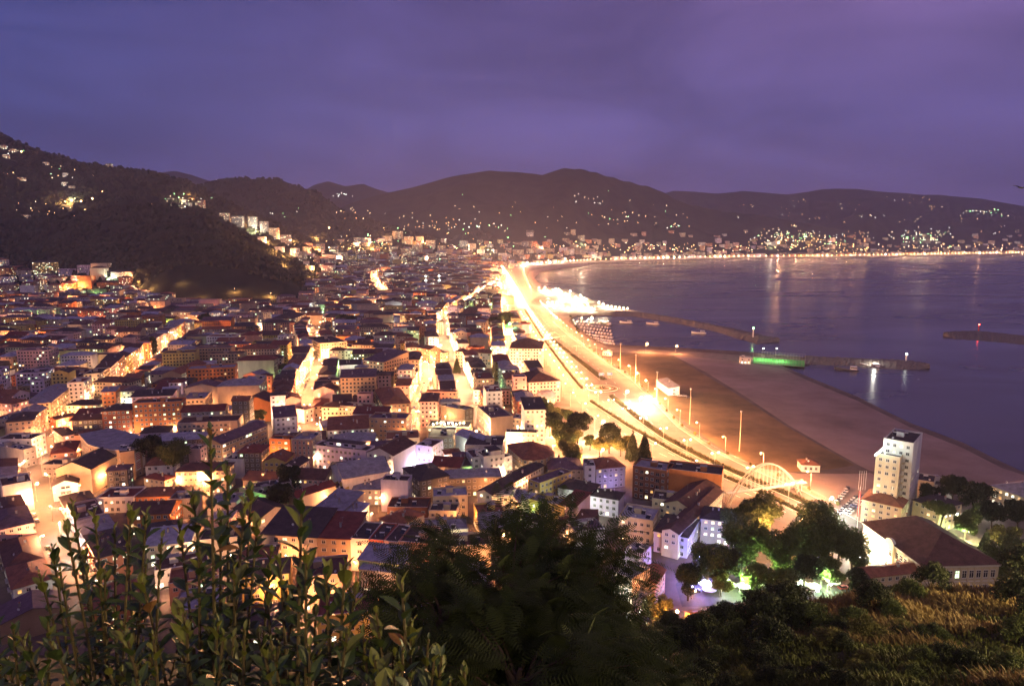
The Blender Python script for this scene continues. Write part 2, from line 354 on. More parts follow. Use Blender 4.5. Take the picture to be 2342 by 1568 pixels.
# highway medians, lane lines
def interp_line(l,n):
    P=[at(u,v,GZ) for u,v in l];L=[0]
    for a,b in zip(P,P[1:]):L.append(L[-1]+(b-a).length)
    out=[];j=0
    for i in range(n):
        s=L[-1]*i/(n-1)
        while j<len(P)-2 and s>L[j+1]:j+=1
        out.append(P[j].lerp(P[j+1],(s-L[j])/(L[j+1]-L[j])))
    return out
MA=[(1200,708),(1238,768),(1293,842),(1331,888)];MA2=[(1352,918),(1440,975),(1549,1036),(1640,1082),(1750,1130),(1850,1178)]
MB1=[(1262,775),(1300,805),(1340,836),(1381,868)];MB2=[(1398,905),(1460,955),(1522,999),(1610,1046),(1700,1086),(1800,1128),(1900,1172)]
M_hedge=mat('hedge_green',(.025,.03,.012),.95,col2=(.06,.055,.02),scale=.8,bump=1,bscale=3)
def median(l,w,label,seed):
    P=interp_line(l,60);b=MB();n=len(P);Lp=[];Rp=[]
    for i,p in enumerate(P):
        d=(P[min(i+1,n-1)]-P[max(i-1,0)]).normalized();q=Vector((-d.y,d.x,0));Lp.append(p+q*w/2);Rp.append(p-q*w/2)
    for i in range(n-1):
        a,bb,c,d=Rp[i],Rp[i+1],Lp[i+1],Lp[i];z=GZ+.02
        b.poly([(a.x,a.y,z),(bb.x,bb.y,z),(c.x,c.y,z),(d.x,d.y,z)],M_hedge)
        b.poly([(a.x,a.y,GZ-.2),(bb.x,bb.y,GZ-.2),(bb.x,bb.y,z),(a.x,a.y,z)],M_line)
        b.poly([(c.x,c.y,GZ-.2),(d.x,d.y,GZ-.2),(d.x,d.y,z),(c.x,c.y,z)],M_line)
    tag(b.build('median'),label,'median',kind='structure')
    # hedge row on it
    h=MB();rr=random.Random(seed)
    Q=interp_line(l,int(sum((P[i+1]-P[i]).length for i in range(n-1))/1.6))
    for p in Q:
        s=rr.uniform(.7,1.15);x,y=p.x+rr.uniform(-.3,.3),p.y+rr.uniform(-.3,.3)
        for j in range(2):h.ball((x+rr.uniform(-.6,.6)*w*.3,y+rr.uniform(-.4,.4),GZ+.5+.4*j*s),s*rr.uniform(.6,1),M_hedge,6,4)
    tag(h.build('hedge'),'low clipped hedge on the '+label,'hedge')
median(MA,3.4,'town-side highway median beyond the roundabout',1);median(MA2,3.4,'town-side highway median before the roundabout',2)
median(MB1,7,'seaward highway median beyond the roundabout',3);median(MB2,6,'seaward highway median before the roundabout',4)
def lanes():
    b=MB()
    for off in (.30,.42,.62,.74,.14):
        A=interp_line(LE,260);B=interp_line(CE,260)
        for i in range(20,259,2):
            p=A[i].lerp(B[i],off);q=A[i+1].lerp(B[i+1],off);q=p.lerp(q,.6);d=(q-p).normalized()*1;n=Vector((-d.y,d.x,0))*.12
            z=GZ-.162
            b.poly([(p.x-n.x,p.y-n.y,z),(q.x-n.x,q.y-n.y,z),(q.x+n.x,q.y+n.y,z),(p.x+n.x,p.y+n.y,z)],M_line)
    tag(b.build('lane_markings'),'white lane markings of the coast highway','lane markings',kind='structure')
lanes()
# sidewalk on the sea side with railing
def swalk():
    A=interp_line(CE[3:],160)
    b=MB();w=3.5;z=GZ-.03
    n=[]
    for i,p in enumerate(A):
        d=(A[min(i+1,159)]-A[max(i-1,0)]).normalized();n.append(Vector((d.y,-d.x,0)))
    s=1 if n[50].x>0 else -1
    for i in range(159):
        a,c=A[i],A[i+1];a2=a+n[i]*w*s;c2=c+n[i+1]*w*s
        b.poly([(a.x,a.y,z),(c.x,c.y,z),(c2.x,c2.y,z),(a2.x,a2.y,z)],M_pave);b.poly([(a.x,a.y,z-.2),(c.x,c.y,z-.2),(c.x,c.y,z),(a.x,a.y,z)],M_line)
    tag(b.build('pavement'),'pavement on the sea side of the highway','pavement',kind='structure')
    r=MB()
    for i in range(0,159):
        a=A[i]+n[i]*(w+.2)*s;c=A[i+1]+n[i+1]*(w+.2)*s
        for hgt in (.5,1.0):r.tube([(a.x,a.y,GZ+hgt),(c.x,c.y,GZ+hgt)],.05,M_pole,4,False)
        r.tube([(a.x,a.y,GZ-.1),(a.x,a.y,GZ+1.05)],.05,M_pole,4)
    tag(r.build('railing'),'long metal railing between pavement and brown field','railing')
    return A,n,s
SW=swalk()
# roundabout
def rabout():
    c=at(*zc(9,1115,985),GZ);b=MB()
    for r0,r1,m,z in ((0,6.5,M_grassf,.06),(6.5,7.4,M_line,.1),(7.4,10,M_gravel,.04),(10,10.8,M_hedge,.35),(10.8,13,M_grassf,.05),(13,13.5,M_line,.12)):
        if r0==0:b.lathe([(.01,GZ+.3),(r1,GZ+z)],m,28,(c.x,c.y))
        else:b.lathe([(r0,GZ-.1),(r0,GZ+z),(r1,GZ+z),(r1,GZ-.1)],m,28,(c.x,c.y))
    for k in range(5):b.lathe([(.5,GZ),(.8,GZ+.7),(.3,GZ+1.4),(.01,GZ+1.8)],M_hedge,7,(c.x+2.2*math.cos(k*1.26),c.y+2.2*math.sin(k*1.26)))
    tag(b.build('roundabout'),'round traffic island with ringed planting in the highway','traffic island',kind='structure')
rabout()
# ---------------------------------------------------------------- buildings
def wmesh(kind):
    b=MB();pane=M_glass if kind=='dark' else LIT[kind]
    b.poly([(-.5,-.03,-.5),(.5,-.03,-.5),(.5,-.03,.5),(-.5,-.03,.5)],pane)
    t=.055
    for x0,x1,z0,z1 in ((-.54,-.5+t,-.54,.54),(.5-t,.54,-.54,.54),(-.5+t,.5-t,.5-t,.54),(-.5+t,.5-t,-.54,-.5+t),(-.03,.03,-.5+t,.5-t),(-.5+t,-.03,.17,.21),(.03,.5-t,.17,.21)):b.box(x0,x1,-.1,.02,z0,z1,M_frame)
    b.box(-.6,.6,-.2,.02,-.6,-.545,M_slab)
    return b.mesh('window')
WM={k:wmesh(k) for k in ['dark',0,1,2,3,4]}
def bal_mesh(m):
    b=MB();b.box(-.5,.5,-1.1,.02,-.12,0,M_slab)
    b.box(-.5,.5,-1.1,-1.0,0,.85,m);b.box(-.5,-.46,-1.0,.0,0,.85,m);b.box(.46,.5,-1.0,.0,0,.85,m)
    b.box(-.5,.5,-1.13,-.98,.85,.9,M_frame)
    b.poly([(-.3,-.035,0.01),(.3,-.035,0.01),(.3,-.035,2.1),(-.3,-.035,2.1)],M_glass)
    for x in (-.32,0,.3):b.box(x-.01,x+.015,-.07,.01,0,2.1,M_frame)
    return b.mesh('balcony')
BAL={}
def lathe_mesh(name,f):
    b=MB();f(b);return b.mesh(name)
CHM=lathe_mesh('chimney',lambda b:(b.box(-.35,.35,-.35,.35,-.6,1.5,M_slab),b.box(-.45,.45,-.45,.45,1.5,1.62,M_slab),b.box(-.25,.25,-.25,.25,1.62,1.85,WALL['brick'])))
def _dish(b):
    b.tube([(0,0,-.2),(0,0,.8)],.04,M_pole,5)
    k=len(b.v);i=b.mi(M_white);n=10
    for r,y in ((.02,0),(.3,-.06),(.5,-.18)):
        for q in range(n):
            t=2*PI*q/n;b.v.append((r*math.cos(t),y,.9+r*math.sin(t)))
    for j in range(2):
        for q in range(n):b.f.append((k+j*n+q,k+j*n+(q+1)%n,k+(j+1)*n+(q+1)%n,k+(j+1)*n+q));b.m.append(i)
    b.tube([(0,-.05,.6),(0,-.55,.9)],.02,M_pole,4)
DSH=lathe_mesh('satellite_dish',_dish)
def _heat(b):
    b.poly([(-1,-.9,.05),(1,-.9,.05),(1,.6,1.1),(-1,.6,1.1)],M_glass);b.poly([(-1,.6,1.1),(1,.6,1.1),(1,.6,.0),(-1,.6,.0)],M_frame)
    k=len(b.v);b.tube([(-1,.75,1.3),(1,.75,1.3)],.28,M_white,8);b.tube([(-.9,.75,0),(-.9,.75,1.1)],.04,M_pole,4);b.tube([(.9,.75,0),(.9,.75,1.1)],.04,M_pole,4)
HEA=lathe_mesh('water_heater',_heat)
def _aer(b):
    b.tube([(0,0,-.5),(0,0,2.4)],.035,M_pole,4)
    b.tube([(-.7,0,2.3),(.7,0,2.3)],.02,M_pole,4)
    for q in range(6):b.tube([(-.6+q*.24,-.3,2.3),(-.6+q*.24,.3,2.3)],.015,M_pole,3)
AER=lathe_mesh('aerial',_aer)
BM_LIST=[]   # building specs
def spec(A,B,Cc,h,roof,wall,rc,**o):
    """A,B,Cc: eave corners (left, near, right/back) or depth number"""
    z=GZ+h
    a=at(*A,z);b=at(*B,z)
    if isinstance(Cc,(int,float)):
        x=(b-a).normalized();y=Vector((-x.y,x.x,0));w=(b-a).length;d=Cc;org=a
    else:
        c=at(*Cc,z);ab=b-a;bc=c-b
        if bc.length>ab.length:
            y=bc.normalized();x=Vector((y.y,-y.x,0));w=max(7,abs(ab.dot(x)));d=bc.length;org=b-x*w
        else:
            x=ab.normalized();y=Vector((-x.y,x.x,0));w=ab.length;d=max(7,abs(bc.dot(y)));org=a
    cen=org+x*w/2+y*d/2
    s=dict(x=cen.x,y=cen.y,z=GZ,w=w,d=d,h=h,rz=math.atan2(x.y,x.x),roof=roof,wall=wall,rc=rc,hand=True);s.update(o);BM_LIST.append(s);return s
def S(k,A,B,Cc,h,roof,wall,rc,**o):
    f=lambda p:zc(k,*p)
    return spec(f(A),f(B),Cc if isinstance(Cc,(int,float)) else f(Cc),h,roof,wall,rc,**o)
def obb(s,m=0):
    c,sn=math.cos(s['rz']),math.sin(s['rz']);w,d=s['w']/2+m,s['d']/2+m
    return [(s['x']+c*a*w-sn*b*d,s['y']+sn*a*w+c*b*d) for a,b in ((-1,-1),(1,-1),(1,1),(-1,1))]
def sat(P,Q):
    for A in (P,Q):
        for i in range(4):
            ex,ey=A[(i+1)%4][0]-A[i][0],A[(i+1)%4][1]-A[i][1];nx,ny=-ey,ex
            p=[q[0]*nx+q[1]*ny for q in P];r=[q[0]*nx+q[1]*ny for q in Q]
            if max(p)<min(r) or max(r)<min(p):return False
    return True
GRID={}
def cells(P):
    xs=[p[0] for p in P];ys=[p[1] for p in P]
    return [(i,j) for i in range(int(min(xs)//40),int(max(xs)//40)+1) for j in range(int(min(ys)//40),int(max(ys)//40)+1)]
def free(s,m=.4):
    P=obb(s,m)
    for c in cells(P):
        for Q in GRID.get(c,()):
            if sat(P,Q):return False
    return True
def put(s,m=0):
    P=obb(s,m);
    for c in cells(P):GRID.setdefault(c,[]).append(P)
def segd(px,py,a,b):
    vx,vy=b[0]-a[0],b[1]-a[1];t=max(0,min(1,((px-a[0])*vx+(py-a[1])*vy)/(vx*vx+vy*vy)));return math.hypot(px-a[0]-t*vx,py-a[1]-t*vy)
def street_clear(s):
    P=obb(s);P.append((s['x'],s['y']))
    for k,(pts,w) in STREETS.items():
        for a,b in zip(pts,pts[1:]):
            for p in P:
                if segd(p[0],p[1],a,b)<w/2:return False
            # segment through body
            if segd(s['x'],s['y'],a,b)<w/2+min(s['w'],s['d'])/2-.5:return False
    return True
HX=[(at(u,v).x,at(u,v).y) for u,v in LE]
def hwx(y):
    return float(np.interp(y,[p[1] for p in reversed(HX)],[p[0] for p in reversed(HX)]))
# park polygon between front street and highway: keep clear
PARK=img([(1222,925),(1250,915),(1290,915),(1335,950),(1390,1015),(1470,1050),(1560,1085),(1500,1075),(1400,1060),(1300,1060),(1280,1060)])
def inpoly(x,y,P):
    r=False;j=len(P)-1
    for i in range(len(P)):
        if (P[i][1]>y)!=(P[j][1]>y) and x<(P[j][0]-P[i][0])*(y-P[i][1])/(P[j][1]-P[i][1])+P[i][0]:r=not r
        j=i
    return r
# ---- surveyed buildings. blank = faces without windows
S(1,(130,645),(410,635),(550,545),15,'gable','salmon','gray',bl='f',bal='r',note='blank gable wall at the corner of the left avenue')
S(1,(285,505),(590,490),(850,285),15,'hip','cream','gray',bal='r')
S(1,(620,230),(870,235),(1130,100),14,'flat','tan','brown',bl='f',bal='r')
S(1,(775,525),(1140,520),(1205,470),12,'hip','cream','dark',lt=.5)
S(1,(1080,250),(1500,262),16,12,'hip','cream','brown')
S(1,(1520,508),(1785,508),(1850,425),15,'gable','cream','dark',lt=.5,bal='f',note='pale block lit green by the courtyard lamp')
S(1,(1165,425),(1340,420),12,14,'shed','yellow','purple',lt=.5)
S(1,(2012,462),(2146,466),12,14,'flat','cream','dark',bal='f')
S(2,(278,440),(520,455),(610,370),17,'flat','cream','gray',bal='f',lt=.12,note='cream apartment block with stacked balconies and blue-grey roof')
S(1,(1820,325),(1985,330),(2075,250),14,'shed','stone','red',bl='r')
S(2,(0,172),(245,160),(540,30),16,'gable','tan','rust',bl='f',bal='r')
S(1,(1390,740),(1540,740),9,5,'hip','orange','gray')
S(1,(1140,790),(1390,772),13,6,'hip','brown','brown')
S(1,(620,800),(735,882),(935,910),9,'hip','pink','dark')
S(1,(650,690),(880,640),(1020,630),11,'gable','brick','brown')
S(1,(600,1290),(1060,1268),(1390,1092),13,'gable','beige','dark',bl='rf',note='blank tan side wall under a dark roof')
S(1,(1405,1085),(1565,1060),14,16,'flat','tan','brown',bl='rf')
S(1,(610,1472),(912,1428),18,8,'gable','white','dark',ww=4.5)
S(1,(0,1420),(370,1420),(325,1322),14,'flat','white','brown',bl='f',note='wide pinkish-white blank wall beside the blown-out street')
S(1,(-120,1000),(275,1058),(285,1000),10,'flat','grey','gray',bl='f')
S(1,(-60,935),(368,930),13,12,'flat','white','dark')
S(1,(1680,1365),(1925,1402),(2090,1385),8,'hip','cream','red',lt=.35)
S(1,(250,292),(450,302),(610,220),10,'flat','stone','gray')
S(1,(370,100),(590,100),12,10,'flat','grey','purple',lt=.5)
S(1,(130,182),(330,180),12,9,'hip','brick','dark')
S(1,(-90,400),(280,440),15,9,'hip','cream','purple',lt=.3)
S(1,(-100,690),(120,700),14,13,'flat','beige','purple',bal='f')
S(1,(360,-30),(160,-30),16,15,'flat','grey','gray') if 0 else None
S(1,(480,1230),(900,1230),10,6,'flat','grey','dark')
S(2,(575,250),(765,240),(855,210),17,'gable','salmon','brown',bl='f',note='tall salmon gable with blank wall')
S(2,(712,366),(915,322),(1100,215),15,'shed','yellow','dark',bl='r',lt=.3,note='yellow front and lilac blank side wall')
S(2,(965,492),(1290,486),20,14,'gable','orange','brown',bl='f',note='bright orange blank gable wall')
S(2,(970,172),(1170,182),14,15,'gable','salmon','gray',bl='f')
S(2,(1432,470),(1650,450),18,14,'gable','pink','red',bl='f')
S(2,(1535,562),(1685,592),9,9,'flat','pink','red',bl='f')
S(2,(462,602),(800,612),(842,540),11,'gable','beige','gray',bl='r')
S(2,(640,692),(782,645),9,8,'gable','stone','blue',bl='f')
S(2,(800,592),(1040,600),12,6,'hip','stone','red')
S(2,(1455,762),(1612,720),12,5,'flat','green','dark',lt=1,note='low shop glowing white at the corner')
S(2,(340,1010),(720,975),(1252,755),15,'gable','tan','purple',bal='',wd=2.2,note='long hotel block with rows of wide windows')
S(2,(905,1078),(1180,1076),14,14,'hip','stone','red')
S(2,(1275,925),(1520,936),(1556,900),15,'flat','orange','dark',ww=1.9)
S(2,(1560,912),(1780,936),(1890,850),17,'flat','beige','gray',stripe='salmon',note='orange-and-cream striped block with lit roof terrace')
S(2,(330,1040),(470,1040),8,14,'flat','pink','dark',bl='f')
S(2,(1410,1245),(1600,1246),(1745,1155),9,'gable','white','dark')
S(2,(740,1160),(970,1170),14,10,'flat','white','dark',bl='f')
S(5,(660,232),(1150,286),(1226,240),13,'flat','lilac','dark',pent=1,bl='r',note='white block washed in violet light with a roof penthouse')  # white wall given a lilac tint for the violet light
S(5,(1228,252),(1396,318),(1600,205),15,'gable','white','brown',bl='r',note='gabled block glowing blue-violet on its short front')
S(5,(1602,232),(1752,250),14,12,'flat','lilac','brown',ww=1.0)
S(5,(700,432),(945,530),(1370,455),13,'gable','white','gray',bl='fr',note='white end wall under a broad grey metal roof')
S(5,(1030,626),(1280,628),12,8,'shed','grey','gray',lt=.9)
S(5,(840,590),(940,640),(1090,560),8,'flat','yellow','dark')
S(5,(1282,552),(1528,562),(1545,505),15,'flat','lilac','dark',bl='f')
S(5,(1487,430),(1642,550),(1950,530),14,'hip','stone','dark',lt=.4)
S(5,(240,665),(382,690),(500,640),10,'flat','green','dark',note='small flat-roofed block lit green')  # green light painted into the wall colour
S(5,(-10,625),(235,690),11,7,'flat','green','dark')  # green lamplight put into this wall colour too
S(5,(195,1030),(700,1063),20,13,'shed','beige','dark',bal='f',ww=1.8,note='long tan terrace of flats')
S(5,(703,1063),(1003,1078),20,13,'shed','tan','red',ww=1.8)
S(5,(1006,1078),(1170,1088),16,13,'flat','white','dark',ww=2)
S(5,(1173,1088),(1308,1098),16,13,'flat','red','dark',ww=2,note='narrow brick-red front in the terrace row')
S(5,(1311,1100),(1440,1112),16,13,'flat','pink','dark',ww=2)
S(5,(1443,1112),(1720,1135),16,13,'flat','salmon','dark',ww=2)
S(5,(1080,1258),(1440,1305),10,12,'shed','green','blue')  # wall coloured green for the green light below the roof
S(5,(1100,1345),(1440,1385),11,10,'shed','grey','blue')
S(5,(680,800),(900,852),(1130,700),9,'shed','grey','gray',bl='f')
S(5,(905,850),(1060,868),(1180,785),8,'shed','cream','blue')
S(5,(1255,900),(1450,955),(1680,850),9,'hip','grey','rust')
S(5,(655,815),(900,900),(960,865),8,'gable','grey','red')
S(5,(390,812),(520,700),(870,590),10,'gable','grey','red',bl='fr')
S(5,(-40,600),(90,625),(470,560),9,'flat','grey','dark')
S(5,(1720,830),(1970,838),10,8,'flat','cream','dark')
S(5,(-60,800),(170,900),16,8,'gable','grey','dark')
S(4,(-85,205),(60,190),14,15,'flat','white','brown')
S(3,(1577,1062),(1678,1140),(1915,1098),16,'flat','white','dark',pent=1,ww=1.2,note='white modern block with tall dark glass strips')
S(3,(1922,1140),(2016,1114),11,13,'flat','white','dark')
S(3,(1360,1240),(1660,1220),16,10,'shed','cream','purple')
S(3,(1070,1230),(1400,1250),15,11,'gable','grey','red')
S(3,(1460,1000),(1900,1010),20,13,'flat','grey','dark')
S(3,(1350,860),(1640,960),(1900,940),12,'gable','grey','blue',bl='fr')
S(3,(1030,900),(1330,900),20,10,'flat','stone','brown')
S(4,(100,520),(140,632),(745,288),9,'gable','white','dark',bl='',note='long narrow shed-like row with a dark roof')
S(4,(487,483),(700,503),(1080,365),12,'flat','yellow','purple',note='L-shaped yellow block with a white cornice')
S(4,(250,640),(490,664),10,7,'flat','white','blue')
S(4,(577,706),(985,780),(1090,700),13,'flat','yellow','gray',ww=.9,note='mustard-yellow block with three framed windows')
S(4,(988,772),(1110,775),(1290,640),14,'shed','pink','red',bl='r')
S(4,(490,975),(742,988),12,6,'gable','white','dark',bl='f')
S(4,(915,540),(1275,612),(1320,495),10,'hip','white','dark')
S(4,(1292,640),(1620,692),(1672,600),9,'hip','lilac','dark',bl='r')
S(4,(805,335),(1200,335),18,9,'hip','grey','purple')
S(4,(1225,300),(1350,300),10,13,'flat','white','purple')
S(4,(1360,330),(1700,300),16,11,'hip','grey','rust')
S(4,(1790,305),(2188,370),(2200,270),16,'flat','brown','gray',bal='f',note='brown block with open galleries and a glass roof')
spec((1524,1073),(1651,1088),14,16,'flat','orange','dark',bl='f',note='long burnt-orange blank wall by the highway')
S(6,(1730,712),(2083,752),12,9,'flat','cream','dark')
S(6,(1900,690),(2088,800),(2342,600),11,'gable','cream','brown')
S(6,(1415,890),(1738,916),(1800,800),10,'flat','cream','blue',note='broad pale blue-grey flat roof')
S(6,(1745,992),(2050,1050),(2150,890),9,'hip','lilac','dark')
S(6,(1430,1182),(1610,1235),12,9,'hip','stone','rust')
S(6,(1612,1180),(1640,1205),(1722,1140),14,'flat','lilac','blue',note='narrow block glowing deep blue')
S(6,(1370,1432),(1550,1432),(1712,1332),15,'flat','beige','gray',note='tan block with ribbon windows beside the white floodlight')
S(6,(1720,1440),(1760,1470),(1850,1340),9,'gable','pink','rust')
S(6,(900,900),(1240,915),14,8,'hip','grey','brown')
S(7,(145,662),(400,692),14,11,'hip','beige','dark',lt=.6)
S(7,(1320,247),(1500,262),(1548,205),31,'flat','cream','dark',bal='r',tower=1,note='front block of the white tower')
S(7,(1378,140),(1590,165),(1652,92),37,'flat','white','dark',tower=1,note='taller rear block of the white tower')
S(7,(1240,532),(1510,592),(1590,530),11,'hip','cream','rust')
S(7,(1570,542),(1770,602),(1920,560),11,'hip','cream','dark')
S(7,(1120,1042),(1300,1062),(1660,1022),9,'gable','beige','rust',bl='f')
S(7,(60,1292),(115,1385),(530,1325),6,'gable','yellow','rust')
S(7,(935,1282),(1070,1385),(1105,1335),3.5,'gable','grey','blue',bl='fr')
S(7,(2120,440),(2342,520),22,9,'hip','cream','gray',lt=.5)
S(7,(1615,405),(1730,425),12,11,'flat','cream','dark')
S(7,(1735,440),(1865,445),12,8,'flat','white','dark',bl='f')
S(7,(-60,690),(-10,770),(290,480),11,'gable','cream','brown')
S(8,(1095,730),(1308,746),(1538,690),25,'shed','tan','purple',ww=1.9,note='tallest tan office block with angled rear wing')
S(8,(275,352),(470,352),(600,310),18,'hip','cream','dark',lt=.15)
S(8,(485,428),(620,432),18,11,'gable','white','gray',bl='f')
S(8,(600,522),(732,582),(932,545),18,'flat','cream','dark',bal='rf')
S(8,(875,592),(1015,612),14,13,'flat','cream','dark')
S(8,(1020,588),(1222,592),15,16,'hip','cream','brown')
S(8,(1200,398),(1405,402),14,13,'flat','beige','brown')
S(8,(1400,400),(1530,410),14,16,'flat','white','brown',stripe='salmon')
S(8,(1535,388),(1850,385),14,17,'flat','cream','brown',lt=.2)
S(8,(1610,612),(1732,632),14,15,'gable','brick','brown')
S(8,(0,522),(180,535),14,14,'flat','yellow','dark')
S(8,(185,556),(342,556),14,13,'flat','cream','gray',lt=.3)
S(8,(342,512),(452,512),14,17,'flat','white','gray')
S(8,(150,642),(398,664),(445,630),10,'hip','white','brown',bl='f')
S(8,(1882,442),(2190,460),18,9,'gable','white','brown',bl='f')
S(8,(1955,648),(2060,652),12,16,'hip','cream','brown')
S(8,(2062,612),(2180,622),12,15,'flat','brick','brown')
S(8,(1740,660),(1850,670),12,9,'flat','cream','gray')
S(9,(272,612),(568,622),(580,560),26,'hip','white','brown',note='eight-storey white block facing the highway')
S(9,(342,852),(445,930),(752,926),17,'hip','pink','brown',note='big dark-roofed block at the park corner')
S(9,(290,395),(450,400),14,13,'hip','lilac','red',bl='f')
S(9,(50,85),(250,92),14,24,'flat','cream','brown')
S(9,(140,150),(310,150),14,16,'gable','stone','brown',bl='f')
S(3,(1518,345),(1560,352),(1990,352),11,'flat','pink','rust')  # pink light put into the wall colour
S(3,(1600,545),(1762,682),(1998,640),15,'flat','cream','purple',bl='r',ww=1.4)
S(3,(1885,812),(1940,842),(2300,850),12,'flat','cream','dark')
S(3,(2000,682),(2290,702),12,9,'flat','beige','blue')
S(3,(1040,472),(1175,484),(1405,480),15,'hip','white','gray',bl='fr')
S(3,(1175,535),(1460,592),9,13,'flat','stone','gray',bl='f')
S(3,(1012,782),(1512,792),16,9,'flat','tan','dark',ww=3,note='restaurant block with a row of blazing lamps on its roof terrace')
S(3,(945,352),(1000,366),(1368,372),15,'flat','salmon','rust')
S(3,(338,682),(768,692),14,15,'flat','tan','purple')
S(3,(412,340),(512,520),(822,492),15,'hip','stone','rust')
S(3,(0,542),(330,562),12,12,'flat','cream','red')
S(2,(1890,545),(2190,545),12,12,'hip','cream','brown')
S(2,(1800,350),(2035,350),15,14,'gable','pink','brown',bl='f')
S(2,(1810,240),(2220,245),15,12,'flat','cream','brown',wd=1.6)
# park dome etc. keep-clear pads
def pad(x,y,r):GRID_P=dict(x=x,y=y,w=2*r,d=2*r,rz=0);put(GRID_P)
for s in BM_LIST:put(s,-1.2)
# curved corner block, hall, etc. occupy pads too
for (k,x,y,h,r) in ((1,1350,980,17,17),(4,600,120,12,20),(7,1700,850,12,34),(9,605,1050,8,12)):
    p=at(*zc(k,x,y),GZ+h);pad(p.x,p.y,r)
# ---- rows along the streets then infill
def region(x,y):
    if y<205:return False
    if x>hwx(y)-13:return False
    if inpoly(x,y,PARK):return False
    if y<400 and x>46+(y-300)*-.12 and x>40:return False
    if y<262 and x>10:return False
    if y>3450:return False
    if y<1185:
        lb=-1.02*y
        return x>lb-30
    if -.56<x/y<-.27 and y<2300 and terr(x,y)>5:return False
    return terr(x,y)<60
def pick(y,near):
    h=R.choice([9,12,12,15,15,18,18,21,24]) if y>420 else R.choice([7,9,9,10,12])
    if y>1500:h=R.choice([12,15,15,18,21,24])
    return h
WCH=['cream','cream','white','tan','salmon','beige','beige','yellow','grey','pink','brick','lilac','stone','white','orange'];RCH=['red','brown','dark','dark','brown','gray','purple','blue','rust']
def ang(x,y):
    bx=by=0
    for k,(pts,w) in STREETS.items():
        for a,b in zip(pts,pts[1:]):
            d=segd(x,y,a,b)+8;t=math.atan2(b[1]-a[1],b[0]-a[0]);wt=1/d**2;bx+=wt*math.cos(4*t);by+=wt*math.sin(4*t)
    return math.atan2(by,bx)/4
def cand(x,y,w,d,rz,m=.35):
    # keep the front (local -y) turned roughly to the camera side
    while rz>PI/4:rz-=PI/2;w,d=d,w
    while rz<-PI/4:rz+=PI/2;w,d=d,w
    s=dict(x=x,y=y,w=w,d=d,rz=rz)
    if not region(x,y):return None
    if not free(s,m):return None
    if not street_clear(s):return None
    u,v=pr(x,y,GZ+14)
    if u<-160 or u>2500 or v>1640:return None
    z=terr(x,y)
    s.update(z=z-(0 if z<=GZ+.1 else 2),h=pick(y,0)+(0 if z<=GZ+.1 else 2),roof=R.choice(['hip','hip','gable','flat','flat','shed']),wall=R.choice(WCH),rc=R.choice(RCH),bl=R.choice(['','','r','f','r']),bal=R.choice(['','f','r','']),lt=R.choice([.04,.1,.18,.3]),hand=False)
    put(s);BM_LIST.append(s);return s
for k in ('s1','s2','s3','p','s4','s5','x1','x2','x3','x4','x5'):
    pts,w=STREETS[k]
    for side in (1,-1):
        for a,b in zip(pts,pts[1:]):
            L=math.hypot(b[0]-a[0],b[1]-a[1]);dx,dy=(b[0]-a[0])/L,(b[1]-a[1])/L;s=2
            while s<L-6:
                wd=R.uniform(16,30)
                dp=R.uniform(11,15);o=w/2+dp/2+.3
                cx,cy=a[0]+dx*(s+wd/2)-dy*o*side,a[1]+dy*(s+wd/2)+dx*o*side
                q=cand(cx,cy,wd,dp,math.atan2(dy,dx),.05)
                if q:
                    q['h']=max(q['h'],R.choice([15,15,18])) if cy>420 else q['h'];q['lt']=.2;q['row']=k
                    if q['roof']=='flat' and R.random()<.5:q['roof']='hip'
                    q['bl']='';q['bal']='rl'
                    if k in('s1','s2') and cy>400:q['h']=R.choice([17,18,18.5]) if side==1 else R.choice([8,9,10])
                s+=wd+.3 if q else 4
def infill(y0,y1,step,wr,dr,xlim=1e9):
    y=y0
    while y<y1:
        st=step*(1 if y<1400 else 1.35);x=max(-1.02*y-30,-xlim)
        while x<hwx(y)-8:
            w=R.uniform(*wr);d=R.uniform(*dr)
            if y>1400:w*=1.25;d*=1.2
            cand(x+R.uniform(-2,2),y+R.uniform(-3,3),w,d,ang(x,y)+R.gauss(0,.05),R.uniform(.4,5))
            x+=7
        y+=st
infill(400,3400,10,(19,38),(13,20));infill(210,3400,9,(12,19),(11,15))
infill(208,560,7,(8,12),(8,11))
print('specs',len(BM_LIST))
# clusters on the slopes (bearing, rough size in storeys)
def slope_b(u,v,w,d,h,wall,rc='gray',roof='flat',lt=.15,y0=1300):
    p=hit(u,v,y0)
    if p is None:return
    s=dict(x=p.x,y=p.y,w=w,d=d,rz=R.uniform(-.5,.5),z=p.z-4,h=h+4,roof=roof,wall=wall,rc=rc,lt=lt,bl='',bal='',hand=False,slope=1)
    BM_LIST.append(s)
for u,v,w,h in [(515,512,30,24),(545,520,34,30),(580,526,26,36),(605,534,26,36),(628,548,26,30),(655,560,30,30),(690,600,28,24),(600,560,24,18),(640,580,26,18),(560,545,20,18),(675,585,22,21)]:
    slope_b(u,v,w,18,h,R.choice(['white','grey','beige']),y0=2050)
for u,v,w,h in [(885,556,40,30),(910,548,44,36),(935,560,40,30),(960,556,36,30),(985,566,40,30),(1010,575,34,24),(1060,566,40,30),(1080,575,34,36),(930,590,36,36),(955,582,40,36),(900,580,36,24),(840,560,30,24),(870,590,34,24),(820,555,36,18),(1100,585,36,24),(1150,590,40,24)]:
    slope_b(u,v,w,22,h,R.choice(['white','cream','grey','beige']),y0=2300,lt=.22)
for i in range(160):
    u=R.uniform(700,1180);v=R.uniform(555,640)
    slope_b(u,v,R.uniform(16,30),R.uniform(14,20),R.choice([9,12,15,18]),R.choice(WCH),R.choice(RCH),R.choice(['flat','hip','gable']),.15,1450)
